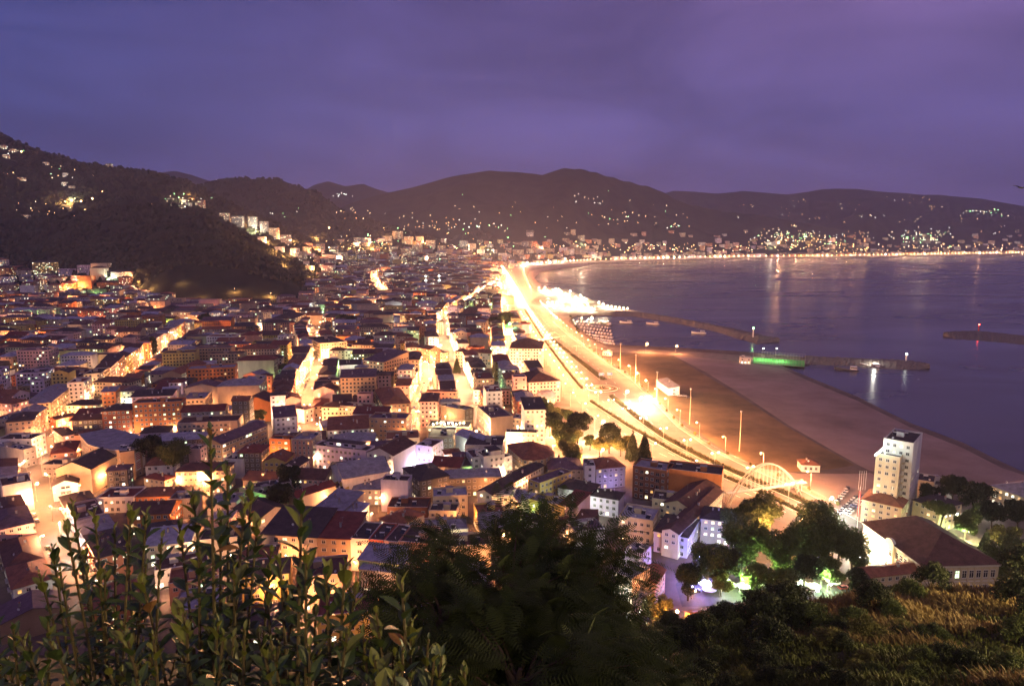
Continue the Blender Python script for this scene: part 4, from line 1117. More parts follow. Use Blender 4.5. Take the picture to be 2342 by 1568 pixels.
# ---------------------------------------------------------------- large hall with hipped roof
def hall():
    h=12;B=at(*zc(7,1660,985),GZ+h);A=at(*zc(7,1275,690),GZ+h);Cc=at(*zc(7,2175,970),GZ+h)
    x=(Cc-B).normalized();w=(Cc-B).length;y=Vector((-x.y,x.x,0));d=abs((A-B).dot(y))
    cen=B+x*w/2+y*d/2;r=empty('hall',(cen.x,cen.y,GZ-.3),math.atan2(x.y,x.x),'large classical hall with a broad brown hipped roof and floodlit side wall','hall')
    W,D=w/2,d/2;b=MB();wm=WALL['cream'];b.box(-W,W,-D,D,0,h,wm);b.box(-W-.35,W+.35,-D-.35,D+.35,h-.9,h-.6,M_frame);b.box(-W-.6,W+.6,-D-.6,D+.6,h-.25,h+.05,M_frame);b.box(-W-.15,W+.15,-D-.15,D+.15,5.4,5.7,M_frame)
    for q in range(-5,6):b.box(q*W/5.3-.35,q*W/5.3+.35,-D-.2,-D+.02,0,h-.9,wm)
    for q in range(-7,8):b.box(-W-.2,-W+.02,q*D/7.5-.4,q*D/7.5+.4,0,h-.9,wm)
    b.build('wall',r)
    e=h+.05;o=.8;X,Y=W+o,D+o;rise=7.5;b=MB();m=ROOF['brown']
    if W>=D:
        k=W-D*.8;T=[(-k,0,e+rise),(k,0,e+rise)];b.poly([(-X,-Y,e),(X,-Y,e),T[1],T[0]],m);b.poly([(X,Y,e),(-X,Y,e),T[0],T[1]],m);b.poly([(X,-Y,e),(X,Y,e),T[1]],m);b.poly([(-X,Y,e),(-X,-Y,e),T[0]],m)
    else:
        k=D-W*.8;T=[(0,-k,e+rise),(0,k,e+rise)];b.poly([(-X,-Y,e),(X,-Y,e),T[0]],m);b.poly([(X,Y,e),(-X,Y,e),T[1]],m);b.poly([(X,-Y,e),(X,Y,e),T[1],T[0]],m);b.poly([(-X,Y,e),(-X,-Y,e),T[0],T[1]],m)
    b.poly([(-X,-Y,e-.01),(-X,Y,e-.01),(X,Y,e-.01),(X,-Y,e-.01)],m);b.build('roof',r)
    for q in range(10):
        xx=(q-4.5)*W/5.3
        for z,hh in ((2.8,2.6),(8.3,3)):child('window',WM[3 if (q==4 and z>5) else 'dark'],r,(xx,-D,z),0,(1.7,1,hh))
    for q in range(14):
        yy=(q-6.5)*D/7.5
        for z,hh in ((2.8,2.6),(8.3,3)):child('window',WM['dark'],r,(-W,-yy,z),-PI/2,(1.5,1,hh))
    for yy in (0,):
        b=MB();k=len(b.v);n=10;pts=[(-W-.9,yy+4*.62*math.cos(PI*t/n),h+1.7*math.sin(PI*t/n)) for t in range(n+1)]
        b.poly(pts,wm);b.poly([(-W+.3,p[1],p[2]) for p in reversed(pts)],wm)
        for t in range(n):b.poly([pts[t+1],pts[t],(-W+.3,pts[t][1],pts[t][2]),(-W+.3,pts[t+1][1],pts[t+1][2])],M_frame)
        b.box(-W-.9,-W+.01,yy-2.5,yy+2.5,0,h,wm);b.build('pediment',r)
        for z in (2.8,8.3):
            for t in (-1.1,1.1):child('window',WM['dark'],r,(-W-.9,yy+t,z),-PI/2,(1.4,1,2.6))
        if d<30:break
    ca=r.rotation_euler.z
    for t in (-.8,-.25,.3,.85):
        q=cen-x*(W+6)+y*D*t;light('POINT',(q.x,q.y,2.6),(1,.7,.36),3200,.4)
    child('chimney',CHM,r,(0,D*.7,h+4.4))
hall()
# curved corner blocks
def polyblock(k,pts,back,h,wall,rc,name,label,hip=False,z0=GZ-.3,winw=1.4,litp=.1):
    P=[at(*zc(k,*p),GZ+h) for p in pts+back];c=sum(P,Vector())/len(P);r=empty(name,(c.x,c.y,z0),0,label,'building','buildings of the town')
    Q=[(p.x-c.x,p.y-c.y) for p in P];ar=sum(Q[i][0]*Q[(i+1)%len(Q)][1]-Q[(i+1)%len(Q)][0]*Q[i][1] for i in range(len(Q)))
    b=MB();b.prism(Q if ar>0 else Q[::-1],0,h,WALL[wall]);b.build('wall',r)
    b=MB();s=1.04
    E=[(x*s,y*s) for x,y in (Q if ar>0 else Q[::-1])]
    if hip:
        n=len(E);xs=[e[0] for e in E];ys=[e[1] for e in E]
        cx,cy=sum(xs)/n,sum(ys)/n
        for i in range(n):
            a,e=E[i],E[(i+1)%n];b.poly([(a[0],a[1],h+.05),(e[0],e[1],h+.05),(cx+(e[0]-cx)*.12,cy+(e[1]-cy)*.12,h+5),(cx+(a[0]-cx)*.12,cy+(a[1]-cy)*.12,h+5)],ROOF[rc])
        b.poly([(cx+(a[0]-cx)*.12,cy+(a[1]-cy)*.12,h+5) for a in E],ROOF[rc])
    else:
        b.prism(E,h+.03,h+.5,M_frame,top=ROOF[rc])
    b.build('roof',r);rr=random.Random(3);cnt=0
    for i in range(len(pts)-1):
        a,e=Vector((*Q[i],0)),Vector((*Q[i+1],0));L=(e-a).length;n=int(L/2.8);rz=math.atan2((e-a).y,(e-a).x)
        for q in range(n):
            for f in range(int(h//3)):
                if cnt>96:break
                p=a.lerp(e,(q+.5)/n);child('window',WM['dark' if rr.random()>litp else 1],r,(p.x,p.y,(f+.55)*3),rz,(winw,1,1.5));cnt+=1
    return r,c
polyblock(4,[(320,50),(370,110),(500,218),(620,228),(760,206),(850,160),(868,135)],[(790,60),(640,25),(400,30)],12,'tan','rust','apartment_block','fan-shaped corner building with a copper-brown faceted roof by the park',hip=True)
r_,c_=polyblock(1,[(935,868),(1040,985),(1110,1008),(1200,1028),(1300,1042),(1400,1050),(1500,1045),(1580,1030),(1650,1005),(1700,960)],[(1680,900),(1500,850),(1300,800),(1150,830)],16,'beige','gray','apartment_block','beige block with a sweeping curved front and flat grey roof deck')
b=MB();a=at(*zc(1,1565,1060),GZ+15);e=at(*zc(1,1682,1008),GZ+15);d=(e-a).normalized();n=Vector((d.y,-d.x,0))*.25;a+=n;e+=n
b.poly([(a.x,a.y,5),(e.x,e.y,5),(e.x,e.y,15),(a.x,a.y,15)],M_white);n*=.2
rp=random.Random(4)
for q in range(9):
    z=6+q;l=e-a;p=a+l*.1+n;s=a+l*(.5+.4*rp.random())+n
    if q in(4,):continue
    b.poly([(p.x,p.y,z),(s.x,s.y,z+.5),(s.x,s.y,z+.9),(p.x,p.y,z+.4)],M_redp)
tag(b.build('banner'),'white banner with red wavy stripes on the curved beige block','banner')
# vertical shop signs on end walls
def vsign(k,x,y,h0,h1,w,txt,label,cols=(M_white,M_redp)):
    p=at(*zc(k,x,y),GZ+h1);r=empty('shop_sign',(p.x,p.y,GZ+h0),0,label,'sign')
    H1=h1-h0;b=MB();b.box(-w/2,w/2,-.25,0,0,H1,cols[0]);b.build('panel',r)
    cu=bpy.data.curves.new('lettering','FONT');cu.body=txt;cu.size=w*.75;cu.extrude=.03;cu.align_x='LEFT';o=bpy.data.objects.new('lettering',cu)
    C.objects.link(o);bpy.context.view_layer.update();me=bpy.data.meshes.new_from_object(o);me.materials.clear();me.materials.append(cols[1]);bpy.data.objects.remove(o);o=bpy.data.objects.new('lettering',me);C.objects.link(o);o.parent=r;o.location=(w*.28,-.3,.4);o.rotation_euler=(PI/2,-PI/2,0)
vsign(2,1858,385,2,13,1.6,'MIGROS','white vertical shop sign with red letters on the pale end wall')
vsign(2,862,1020,3,13,1.1,'OTEL','red-lit vertical hotel sign on the long hotel block',(mat('sign_lit',(.5,.1,.05),.5,emit=(1,.3,.1),es=1.2),M_white))
vsign(3,790,540,3,14,1.3,'ÖZEN','tall vertical sign at the corner of the market street',(WALL['salmon'],M_white))
# domed pavilion
def dome():
    p=at(*zc(9,600,1085),GZ+4);r=empty('domed_pavilion',(p.x,p.y+6,GZ-.2),0,'round pavilion with a dark shallow dome and lit arcade by the park','pavilion')
    b=MB();b.lathe([(8,0),(8,1),(7.6,1.02),(7.6,4.8),(9,4.85),(9,5.3),(.01,5.3)],WALL['beige'],24);b.build('wall',r)
    b=MB();b.lathe([(8.6,5.3)]+[(8.4*math.cos(t*PI/16),5.35+5.2*math.sin(t*PI/16)) for t in range(8)]+[(.01,10.6)],ROOF['gray'],24);b.tube([(0,0,10.5),(0,0,12)],.08,M_pole,5);b.build('dome',r)
    for q in range(14):
        t=2*PI*q/14+PI;child('window',WM[[1,2,4][q%3]],r,(7.65*math.cos(t),7.65*math.sin(t),2.9),t+PI/2,(1.5,1,2.4))
dome()
# mosques
def minaret(r,x,y,h,m=None):
    b=MB();m=m or WALL['white'];b.lathe([(1.9,0),(1.9,5),(1.3,6),(1.2,h*.55),(1.9,h*.56),(1.9,h*.59),(1.05,h*.59),(1.0,h*.78),(1.7,h*.79),(1.7,h*.82),(.85,h*.82),(.8,h*.9)],m,12,(x,y));b.build('minaret',r)
    b=MB();b.lathe([(1,h*.9),(.7,h*.94),(.05,h)],ROOF['gray'],10,(x,y));b.build('spire',r)
def mosque(u,v,sc,label,dm,h=30,lit_=True,mins=((-14,4),(14,8))):
    p=at(u,v);r=empty('mosque',(p.x,p.y,GZ-.3),.15,label,'mosque',scale=sc)
    b=MB();b.box(-12,12,-12,12,0,9,WALL['white']);b.box(-9,9,-9,9,9,12,WALL['white']);b.build('wall',r)
    b=MB();b.lathe([(9.5,12)]+[(9.3*math.cos(t*PI/16),12+7.5*math.sin(t*PI/16)) for t in range(8)]+[(.01,19.7)],dm,20)
    for sx in(-9,9):
        for sy in (-9,9):b.lathe([(3*math.cos(t*PI/12),9+3*math.sin(t*PI/12)) for t in range(6)]+[(.01,12)],dm,10,(sx,sy))
    b.build('dome',r)
    for q in range(5):
        for z in (3,7):child('window',WM[1],r,(-9+q*4.5,-12,z),0,(1.5,1,2.4))
    for x,y in mins:minaret(r,x,y,h/sc)
    for x,y in mins:
        for k in (.6,.83):
            b=MB();b.lathe([(1.75,h/sc*k),(2.1,h/sc*k+.5),(1.75,h/sc*k+1)],B_WHT,10,(x,y));b.build('balcony_lights',r)
    return p
p=mosque(990,668,1.15,'mosque with lit dome and twin minarets in the far town',WALL['white'],46)
light('POINT',(p.x-10,p.y-30,10),(1,.9,.6),40000,1);light('POINT',(p.x+20,p.y-24,8),(.8,1,.5),25000,1);light('POINT',(p.x,p.y+4,40),(.9,1,.8),15000,1)
p=mosque(1165,765,.8,'small mosque with a green dome near the highway',mat('green_dome',(.08,.3,.16),.5,var=.15),24,mins=((13,0),))
light('POINT',(p.x-6,p.y-16,12),(.5,1,.4),4500,1)
def fmin():
    p=at(1408,588);r=empty('minaret',(p.x,p.y,GZ),0,'slender green-glowing minaret on the far shore','minaret');b=MB();g=mat('green_glow_stone',(.3,.6,.3),.8,emit=(.1,1,.25),es=1.5);b.lathe([(4,0),(3.4,30),(5,31),(5,34),(3,35),(2.8,60),(4,61),(4,63),(2.5,64),(2.2,78)],g,10);b.build('shaft',r);b=MB();b.lathe([(2.6,78),(.1,100)],g,10);b.build('spire',r)  # floodlight imitated by giving the stone its own green emission
fmin()
# ---------------------------------------------------------------- restaurant terrace lamps
for q in range(9):
    p=at(*zc(3,1085+q*45,752-(10 if q%3 else -4)),GZ+12)
    r=empty('terrace_lamp',(p.x,p.y+2.5,GZ+8.8),0,'globe lamp on the restaurant roof, %s from the left'%ordw(q+1),'lamp','globe lamps on the restaurant terrace')
    b=MB();b.tube([(0,0,0),(0,0,2.6)],.06,M_pole,5);b.build('post',r);b=MB();b.ball((0,0,2.9),.55,B_WARM,9,6);b.build('globe',r)
    if q%2==0:light('POINT',(0,0,3.9),(1,.85,.5),1500,.5,r)
# tower light strips
for k,(x,y,z) in enumerate([(1340,215,30),(1440,240,29),(1350,160,37)]):
    p=at(*zc(7,x,y),GZ+z);light('POINT',(p.x,p.y-1.5,GZ+z+1),(.8,1,.95),1500,.3)
def strip_light(k,x0,y0,x1,y1,h,label):
    a=at(*zc(k,x0,y0),GZ+h);c=at(*zc(k,x1,y1),GZ+h);b=MB();b.tube([a,c],.35,B_WHT,6);tag(b.build('neon_strip'),label,'neon strip')
strip_light(7,1330,238,1400,180,33,'slanting white neon strip on the roof edge of the tower');strip_light(7,1345,285,1375,285,26,'short white neon strip on the front of the tower')
# ---------------------------------------------------------------- sea-side buildings
def kiosk(k,A,B,Cc,h,wall,rc,label,roof='shed',lt=0,ww=1.4,bl=''):
    s=S(k,A,B,Cc,h,roof,wall,rc,lt=lt,ww=ww,bl=bl);BM_LIST.pop();s['hand']=1;s['lt']=lt;r=make_building(s,0);tag(r,label,'building');return s
kiosk(9,(1608,905),(1720,985),(1800,970),6,'white','gray','white canopy building with sloping roof on the brown field',lt=.3,bl='f')
kiosk(9,(1722,985),(1795,985),7,4,'white','dark','low white annex beside the canopy building','flat',lt=.2)
kiosk(7,(832,300),(955,305),9,4,'white','rust','small white hut with hipped roof alone by the field','hip',bl='r')
light('POINT',at(*zc(9,1560,1010),GZ+6),(1,.95,.8),9000,1);light('POINT',at(*zc(9,1450,1060),GZ+8),(1,.85,.5),30000,1)
kiosk(9,(1118,652),(1190,658),6,4,'white','gray','small white shed by the quay road','flat')
# caged sports pitch
def pitch():
    q=[at(u,v) for u,v in ((1722,831),(1840,839),(1842,825),(1722,817))];c=sum(q,Vector())/4
    a,b_,c2,d=q
    r=empty('sports_pitch',(0,0,0),0,'small sports pitch glowing green inside a tall mesh cage on the quay','sports pitch')
    b=MB();b.poly([(p.x,p.y,GZ+.05) for p in q],mat('artificial_turf',(.06,.3,.06),.9,var=.2,scale=.1));b.build('turf',r)
    n=18
    for e,(p,s) in enumerate(zip(q,q[1:]+q[:1])):
        b=MB()
        for t in range(n+1):
            o=p.lerp(s,t/n);b.tube([(o.x,o.y,GZ),(o.x,o.y,GZ+7)],.09,M_pole,4,False)
        for z in (.3,2.3,4.6,7):b.tube([(p.x,p.y,GZ+z),(s.x,s.y,GZ+z)],.07,M_pole,4,False)
        b.build('cage_side',r)
    for t,f in ((.2,WHT),(.5,GRN)):
        o=q[3].lerp(q[2],t);s=q[0].lerp(q[1],t);o=o.lerp(s,.3);light('POINT',(o.x,o.y,GZ+8),(.75,1,.6),3800,.6)
        lamp(q[3].lerp(q[2],t).x,q[3].y-1,WHT,0,10,1,label='floodlight pole behind the sports pitch, %s'%('left one' if t<.3 else 'right one'),r=.6,group='pitch floodlights');LAMPS.pop()
    kiosk(0,(1693,818),(1718,819),8,6,'white','gray','small white clubhouse left of the green-lit pitch','flat',lt=.6)
pitch()
# beacons
def beacon(u,v,h,col,label,m):
    p=at(u,v,2);r=empty('beacon',(p.x,p.y,1.5),0,label,'beacon');b=MB();b.lathe([(1.6,0),(1.3,1),(.9,1.2),(.7,h-1.5),(1.3,h-1.4),(1.3,h-1.1),(.5,h-1.1),(.5,h)],m,10);b.build('tower',r);b=MB();b.ball((0,0,h+.7),.9,col,8,5);b.build('lantern',r)
beacon(1722,773,13,B_GRN,'slim beacon with a green light on the long breakwater',M_white);beacon(2072,829,9,B_WHT,'low beacon with a white light at the end of the second breakwater',M_white);beacon(2238,757,9,B_RED,'beacon with a red light on the breakwater out in the bay',M_redp)
# ---------------------------------------------------------------- boats
def boat_mesh(L,hm,cab,dark):
    hull=MB();W=L*.17;n=8;rows=[]
    for t in range(n+1):
        f=t/n;x=-L/2+L*f;w=W*math.sin(PI*min(1,.35+f*.0+.65*(1-f)**.0))*(1-f**3)**.5 if f<1 else .02;w=max(.03,W*(1-f**3));z=.35*L*.12+ .09*L*f*f
        rows.append([(x,-w,z),(x,-w*.7,-.1*L*.4),(x,w*.7,-.1*L*.4),(x,w,z)])
    k=0
    for a,b in zip(rows,rows[1:]):
        for q in range(3):hull.poly([a[q],b[q],b[q+1],a[q+1]],hm)
        hull.poly([a[0],a[3],b[3],b[0]],M_slab if dark else M_white)
    hull.poly(rows[0][::-1],hm)
    c=MB();z0=.042*L+.02
    c.box(-L*cab[1],-L*cab[0],-W*.6,W*.6,z0,z0+L*.13,M_white);c.box(-L*cab[1]-.1,-L*cab[0]+.2,-W*.7,W*.7,z0+L*.13,z0+L*.14,M_white)
    for s in (-1,1):c.poly([(-L*cab[1]+.2,s*W*.61,z0+L*.06),(-L*cab[0]-.2,s*W*.61,z0+L*.06),(-L*cab[0]-.2,s*W*.61,z0+L*.11),(-L*cab[1]+.2,s*W*.61,z0+L*.11)],M_glass)
    m=MB();m.tube([(0,0,z0),(0,0,z0+L*.32)],.04+L*.003,M_pole,5);m.tube([(0,0,z0+L*.28),(L*.3,0,z0+L*.1)],.03+L*.002,M_pole,4)
    return hull.mesh('hull'),c.mesh('cabin'),m.mesh('boat_mast')
BT=[boat_mesh(7,M_white,(.05,.3),0),boat_mesh(8,M_blue,(.1,.35),0),boat_mesh(9,WALL['cream'],(.0,.28),0)];BIG=boat_mesh(22,M_hull,(.15,.42),1);BIGW=boat_mesh(20,M_white,(.1,.4),0)
def boat(p,rz,ms,label,group='small boats moored in the marina'):
    r=empty('boat',(p.x,p.y,.25),rz,label,'boat',group)
    for n,m in zip(('hull','cabin','boat_mast'),ms):child(n,m,r)
    return r
rb=random.Random(9);k=0;rows=[((1322,735),(1388,742)),((1326,742),(1392,750)),((1330,749),(1396,757)),((1336,757),(1398,765)),((1343,765),(1400,773)),((1352,773),(1402,781)),((1365,781),(1404,787))]
for (u0,v0),(u1,v1) in rows:
    n=10
    for q in range(n):
        t=q/(n-1);p=at(u0+(u1-u0)*t,v0+(v1-v0)*t,0);k+=1
        boat(p,rb.gauss(1.2,.2),BT[rb.randrange(3)],'small boat in the marina, row %s from the far end, %s from the left'%(('one','two','three','four','five','six','seven')[rows.index(((u0,v0),(u1,v1)))],ordw(q+1)))
for u,v,m,rz,lb in [(1385,743,BIG,2.2,'dark fishing boat moored at the left of the basin'),(1432,738,BIGW,2.9,'white boat moored against the long breakwater'),(1493,741,BIGW,2.8,'large white motor boat moored at the breakwater, middle of the basin'),(1598,762,BIGW,2.9,'small white boat moored far along the breakwater'),(1936,846,BIG,2.7,'dark fishing trawler moored off the second breakwater'),(1992,838,BIGW,2.5,'white boat with a lit deck moored beside the trawler')]:
    o=boat(at(u,v,0),rz,m,lb,'larger boats')
    if 'lit deck' in lb:light('POINT',(-3,-1,6),(1,.95,.8),2500,.3,o)
# ---------------------------------------------------------------- cars
def car_meshes(c):
    b=MB();m=mat('car_paint_%d'%c,[(.5,.5,.5),(.08,.08,.1),(.4,.05,.04),(.1,.15,.35),(.7,.7,.68)][c],.3,metal=.2,spec=.6)
    P=[(-2.1,.35),(-2.15,.8),(-1.9,.95),(2.0,.88),(2.15,.7),(2.15,.35)]
    b.v+=[(x,y,z) for y in(-.85,.85) for x,z in P];n=6;i=b.mi(m)
    for q in range(n):b.f.append((q,(q+1)%n,n+(q+1)%n,n+q));b.m.append(i)
    b.f+=[(0,1,2,3,4,5)[::-1],(6,7,8,9,10,11)];b.m+=[i,i]
    r=MB();Q=[(-1.75,-.8,.93),(1.1,-.8,.93),(1.1,.8,.93),(-1.75,.8,.93)];T=[(-1.35,-.62,1.42),(.35,-.62,1.42),(.35,.62,1.42),(-1.35,.62,1.42)]
    for q in range(4):r.poly([Q[q],Q[(q+1)%4],T[(q+1)%4],T[q]],M_glass)
    r.poly(T,m)
    w=MB();w.lathe([(.01,-.1),(.32,-.1),(.32,.1),(.01,.1)],mat('tyre',(.02,.02,.02),.9),10)
    return b.mesh('body'),r.mesh('cabin'),w.mesh('wheel')
CM=[car_meshes(i) for i in range(5)];CN=['silver','black','red','blue','white'];CARS=[]
def car(x,y,rz,c=None,lab=None,z=GZ-.14):
    c=rb.randrange(5) if c is None else c;r=empty('parked_car',(x,y,z),rz,lab,'car','parked cars')
    child('body',CM[c][0],r);child('cabin',CM[c][1],r)
    for a in(-1.3,1.35):
        for s in(-.85,.85):
            w=child('wheel',CM[c][2],r,(a,s,.32));w.rotation_euler=(PI/2,0,0)
    CARS.append((r,x,y,c));return r
for k in range(9):
    for j in range(2):
        p=at(*zc(7,1075+k*16+j*60,640-k*14-j*10));car(p.x,p.y,.6+rb.gauss(0,.05)+j*1.57,rb.choice([0,1,0,3,4,1]))
for k in range(7):
    p=at(*zc(7,1065+k*13,560-k*16));car(p.x,p.y,1.2,rb.choice([0,1,4,1]))
for k,x in (('s4',2.4),('s4',-2.4),('s1',3.3),('s2',3.6),('p',-3.2)):
    for q,(px,py,a) in enumerate(along(STREETS[k][0],9,250,640)):
        if rb.random()<.4:continue
        car(px-math.sin(a)*x,py+math.cos(a)*x,a)
for k,(x,y) in enumerate([(1820,1055),(1862,1058),(1905,1072),(1780,1050)]):
    p=at(*zc(9,x,y));car(p.x,p.y,.1)
CARS.sort(key=lambda c:c[2])
cc={}
for r,x,y,c in CARS:
    w='by the tower' if x>110 and y<420 else ('on the brown field' if x>60 else 'in the town streets');cc[(c,w)]=cc.get((c,w),0)+1
    tag(r,'%s car parked %s, %s nearest of that colour'%(CN[c],w,ordw(cc[(c,w)])))
# flagpoles and banner
p=at(*zc(7,1205,740));r=empty('banner_pole',(p.x,p.y,GZ-.2),0,'tall pole with a long red banner beside the white blocks','banner pole');b=MB();b.tube([(0,0,0),(0,0,20)],.12,M_white,6);b.build('pole',r);b=MB();b.box(-.5,.5,-.06,-.0,6,18,M_redp);b.build('banner',r)
for k in range(4):
    p=at(*zc(7,1215+k*15,472));r=empty('flagpole',(p.x,p.y,GZ-.1),0,'white flagpole behind the car park, %s from the left'%ordw(k+1),'flagpole','row of flagpoles');b=MB();b.tube([(0,0,0),(0,0,10)],[.1,.05],M_white,5);b.ball((0,0,10),.12,M_white,6,4);b.build('pole',r)
# tea garden at the spit
rt=random.Random(33);TG=g2([(1226,660),(1300,668),(1368,697),(1440,711),(1275,716),(1246,700)]);n=0
while n<46:
    x,y=rt.uniform(50,240),rt.uniform(1200,1850)
    if not inpoly(x,y,TG):continue
    n+=1;lamp(x,y,WARM,rt.choice([14000,26000,40000]),6,.8,rt.uniform(0,6),1,z=GZ-.2,where='in the waterside tea garden',r=rt.uniform(.9,1.7),group='tea garden lamps',cl=(1,.8,.45))
def tent_mesh():
    b=MB();b.lathe([(5.5,2.6),(3,3.6),(.05,5.6)],WALL['white'],8)
    p=MB();p.tube([(0,0,0),(0,0,5)],.15,M_pole,5);return b.mesh('canopy'),p.mesh('pole')
TM=tent_mesh();n=0
while n<26:
    x,y=rt.uniform(50,240),rt.uniform(1200,1850)
    if not inpoly(x,y,TG):continue
    n+=1;r=empty('garden_tent',(x,y,GZ-.2),0,'white pointed tent in the tea garden, %s one drawn along it'%ordw(n),'tent','tents in the tea garden');child('canopy',TM[0],r);child('pole',TM[1],r)
for q in range(7):
    p=at(1380+q*9,704+q*1.2);lamp(p.x,p.y,WARM,20000,5,.6,0,1,where='at the tip of the tea garden',r=1.2,group='tea garden lamps')
# far shore lamps
i=0
for x,y,a in along([(p.x,p.y) for p in fr],46,0,9000):
    i+=1
    n=Vector((math.sin(a),-math.cos(a),0))
    big=rt.random()
    lamp(x+n.x*14,y+n.y*14,SOD,(90000 if big>.85 else 45000),10,1.5,a-PI/2,1,z=GZ,where='on the far shore road',r=4.2 if big>.85 else 2.2,group='lamps along the far shore',cl=(1,.6,.28))
def flush():
    vis=[]
    for q in LQ:
        u,v=pr(q[0],q[1],q[8]+q[4])
        if not(-60<u<2400 and v<1700):continue
        vis.append((-(q[4]*.35+q[9]*3)/q[1],q))
    vis.sort(key=lambda a:a[0]);b=MB();rr=0
    for i,(_,q) in enumerate(vis):
        x,y,col,P,hh,arm,rz,n,z,r,group,where,cl=q
        if i<262:lamp_now(x,y,col,P,hh,arm,rz,n,z,r,None,group,where,cl)
        else:
            ca,sa=math.cos(rz),math.sin(rz)
            b.tube([(x,y,z),(x,y,z+hh)],.12,M_pole,4,False)
            for s in ((1,) if n==1 else (1,-1)):
                px,py=x+ca*arm*s,y+sa*arm*s;b.tube([(x,y,z+hh),(px,py,z+hh+.4)],.06,M_pole,3,False);b.ball((px,py,z+hh+.12),r,BM[col],6,4);light('POINT',(px,py,z+hh-.45-max(0,r-.4)*1.15),cl or col,P,.5)
    tag(b.build('distant_street_lamps'),'small far street lamps of the town and the far shore','street lamps',kind='stuff')
flush()
for wh in set(l[4] for l in LAMPS):
    l=[q for q in LAMPS if q[4]==wh];l.sort(key=lambda q:math.hypot(q[1],q[2]))
    for j,q in enumerate(l):tag(q[0],'%s lamp %s, %s nearest of them'%({SOD:'orange',WARM:'warm white',WHT:'white',GRN:'green'}[q[3]],wh,ordw(j+1)))
# scattered far lamps on the slopes: countless points of light
def far_lamps():
    b=MB();rr=random.Random(77);ms=[B_SOD,B_WARM,B_WHT,B_GRN,B_SOD];i=[b.mi(m) for m in ms]
    def one(u,v,r,k,lift=7,y0=1400):
        p=hit(u,v,y0)
        if p is None:return
        j=len(b.v);s=r*p.y/1561*.62;c=(p.x,p.y,p.z+lift)
        b.v+=[(c[0]+s,c[1],c[2]),(c[0]-s,c[1],c[2]),(c[0],c[1]+s,c[2]),(c[0],c[1]-s,c[2]),(c[0],c[1],c[2]+s),(c[0],c[1],c[2]-s)]
        for f in ((0,2,4),(2,1,4),(1,3,4),(3,0,4),(2,0,5),(1,2,5),(3,1,5),(0,3,5)):b.f.append(tuple(j+q for q in f));b.m.append(b.mi(ms[k]))
    def cl(u,v,su,sv,n,r=(.5,1.1),ks=(0,1,2,3,4)):
        for _ in range(n):one(rr.gauss(u,su),rr.gauss(v,sv),rr.uniform(*r),rr.choice(ks))
    for u,v,r in [(50,357,3.2),(165,472,3.5),(186,467,3.5),(212,463,3.5),(235,448,2),(753,529,3.2),(753,572,3)]:one(u,v,r,0,9)
    cl(140,405,30,6,14);cl(20,350,12,8,12,ks=(1,2,3));cl(120,490,45,10,22,ks=(0,0,1));cl(425,465,28,8,20,ks=(1,1,2,3));cl(20,408,15,4,6,ks=(0,))
    cl(640,495,20,10,8,ks=(2,3));cl(810,490,25,8,14,ks=(0,0,1));cl(900,555,60,18,60);cl(970,515,60,10,25,ks=(0,1,1,2));cl(1070,525,50,12,30);cl(780,450,14,6,10,ks=(2,));cl(490,410,10,3,5,ks=(2,3))
    for _ in range(36):one(rr.uniform(860,1560),rr.gauss(500,30),rr.uniform(.4,.9),rr.choice((1,2,3,0,1)))
    cl(1345,463,30,6,12,ks=(1,2));cl(1430,505,30,10,24,ks=(0,0,1,3));cl(1540,520,20,6,10)
    for _ in range(34):
        cu,cv=rr.uniform(1560,2342),rr.uniform(452,545)
        cl(cu,cv,16,3,rr.randint(2,7),(.4,.9),(0,0,1,1,2))
    cl(1800,545,40,8,90,ks=(1,1,2,3,0));cl(1890,550,50,8,60);cl(2110,548,30,12,80,ks=(2,3,1,1));cl(2280,490,40,5,20,ks=(1,2,3))
    for _ in range(280):one(rr.uniform(1250,2342),rr.uniform(562,583),rr.uniform(.6,1.5),rr.choice((0,0,0,1,4)),6)
    for _ in range(150):one(rr.uniform(700,1180),rr.uniform(560,640),rr.uniform(.5,1.3),rr.choice((0,0,0,1,3)),9,1500)
    for u,v,n,su,sv,P in ((900,575,16,60,20,90000),(1050,585,8,50,12,90000),(760,600,14,50,25,40000),(640,570,6,30,25,60000),(560,530,4,25,10,60000),(430,468,4,25,6,30000),(165,472,3,30,3,60000),(1300,572,6,70,4,90000),(1820,560,10,60,8,70000),(2120,555,6,30,8,70000),(320,665,7,60,12,16000),(100,665,6,60,12,16000),(1950,565,8,120,6,70000)):
        for _ in range(n):
            p=hit(rr.gauss(u,su),rr.gauss(v,sv),1350)
            if p is not None:light('POINT',(p.x,p.y,p.z+13),(1,.5,.16) if rr.random()<.75 else (1,.85,.6),P*rr.uniform(.5,1.5),1)
    tag(b.build('distant_lights'),'countless tiny lights on the slopes and the far shore','lights',kind='stuff')
far_lamps()
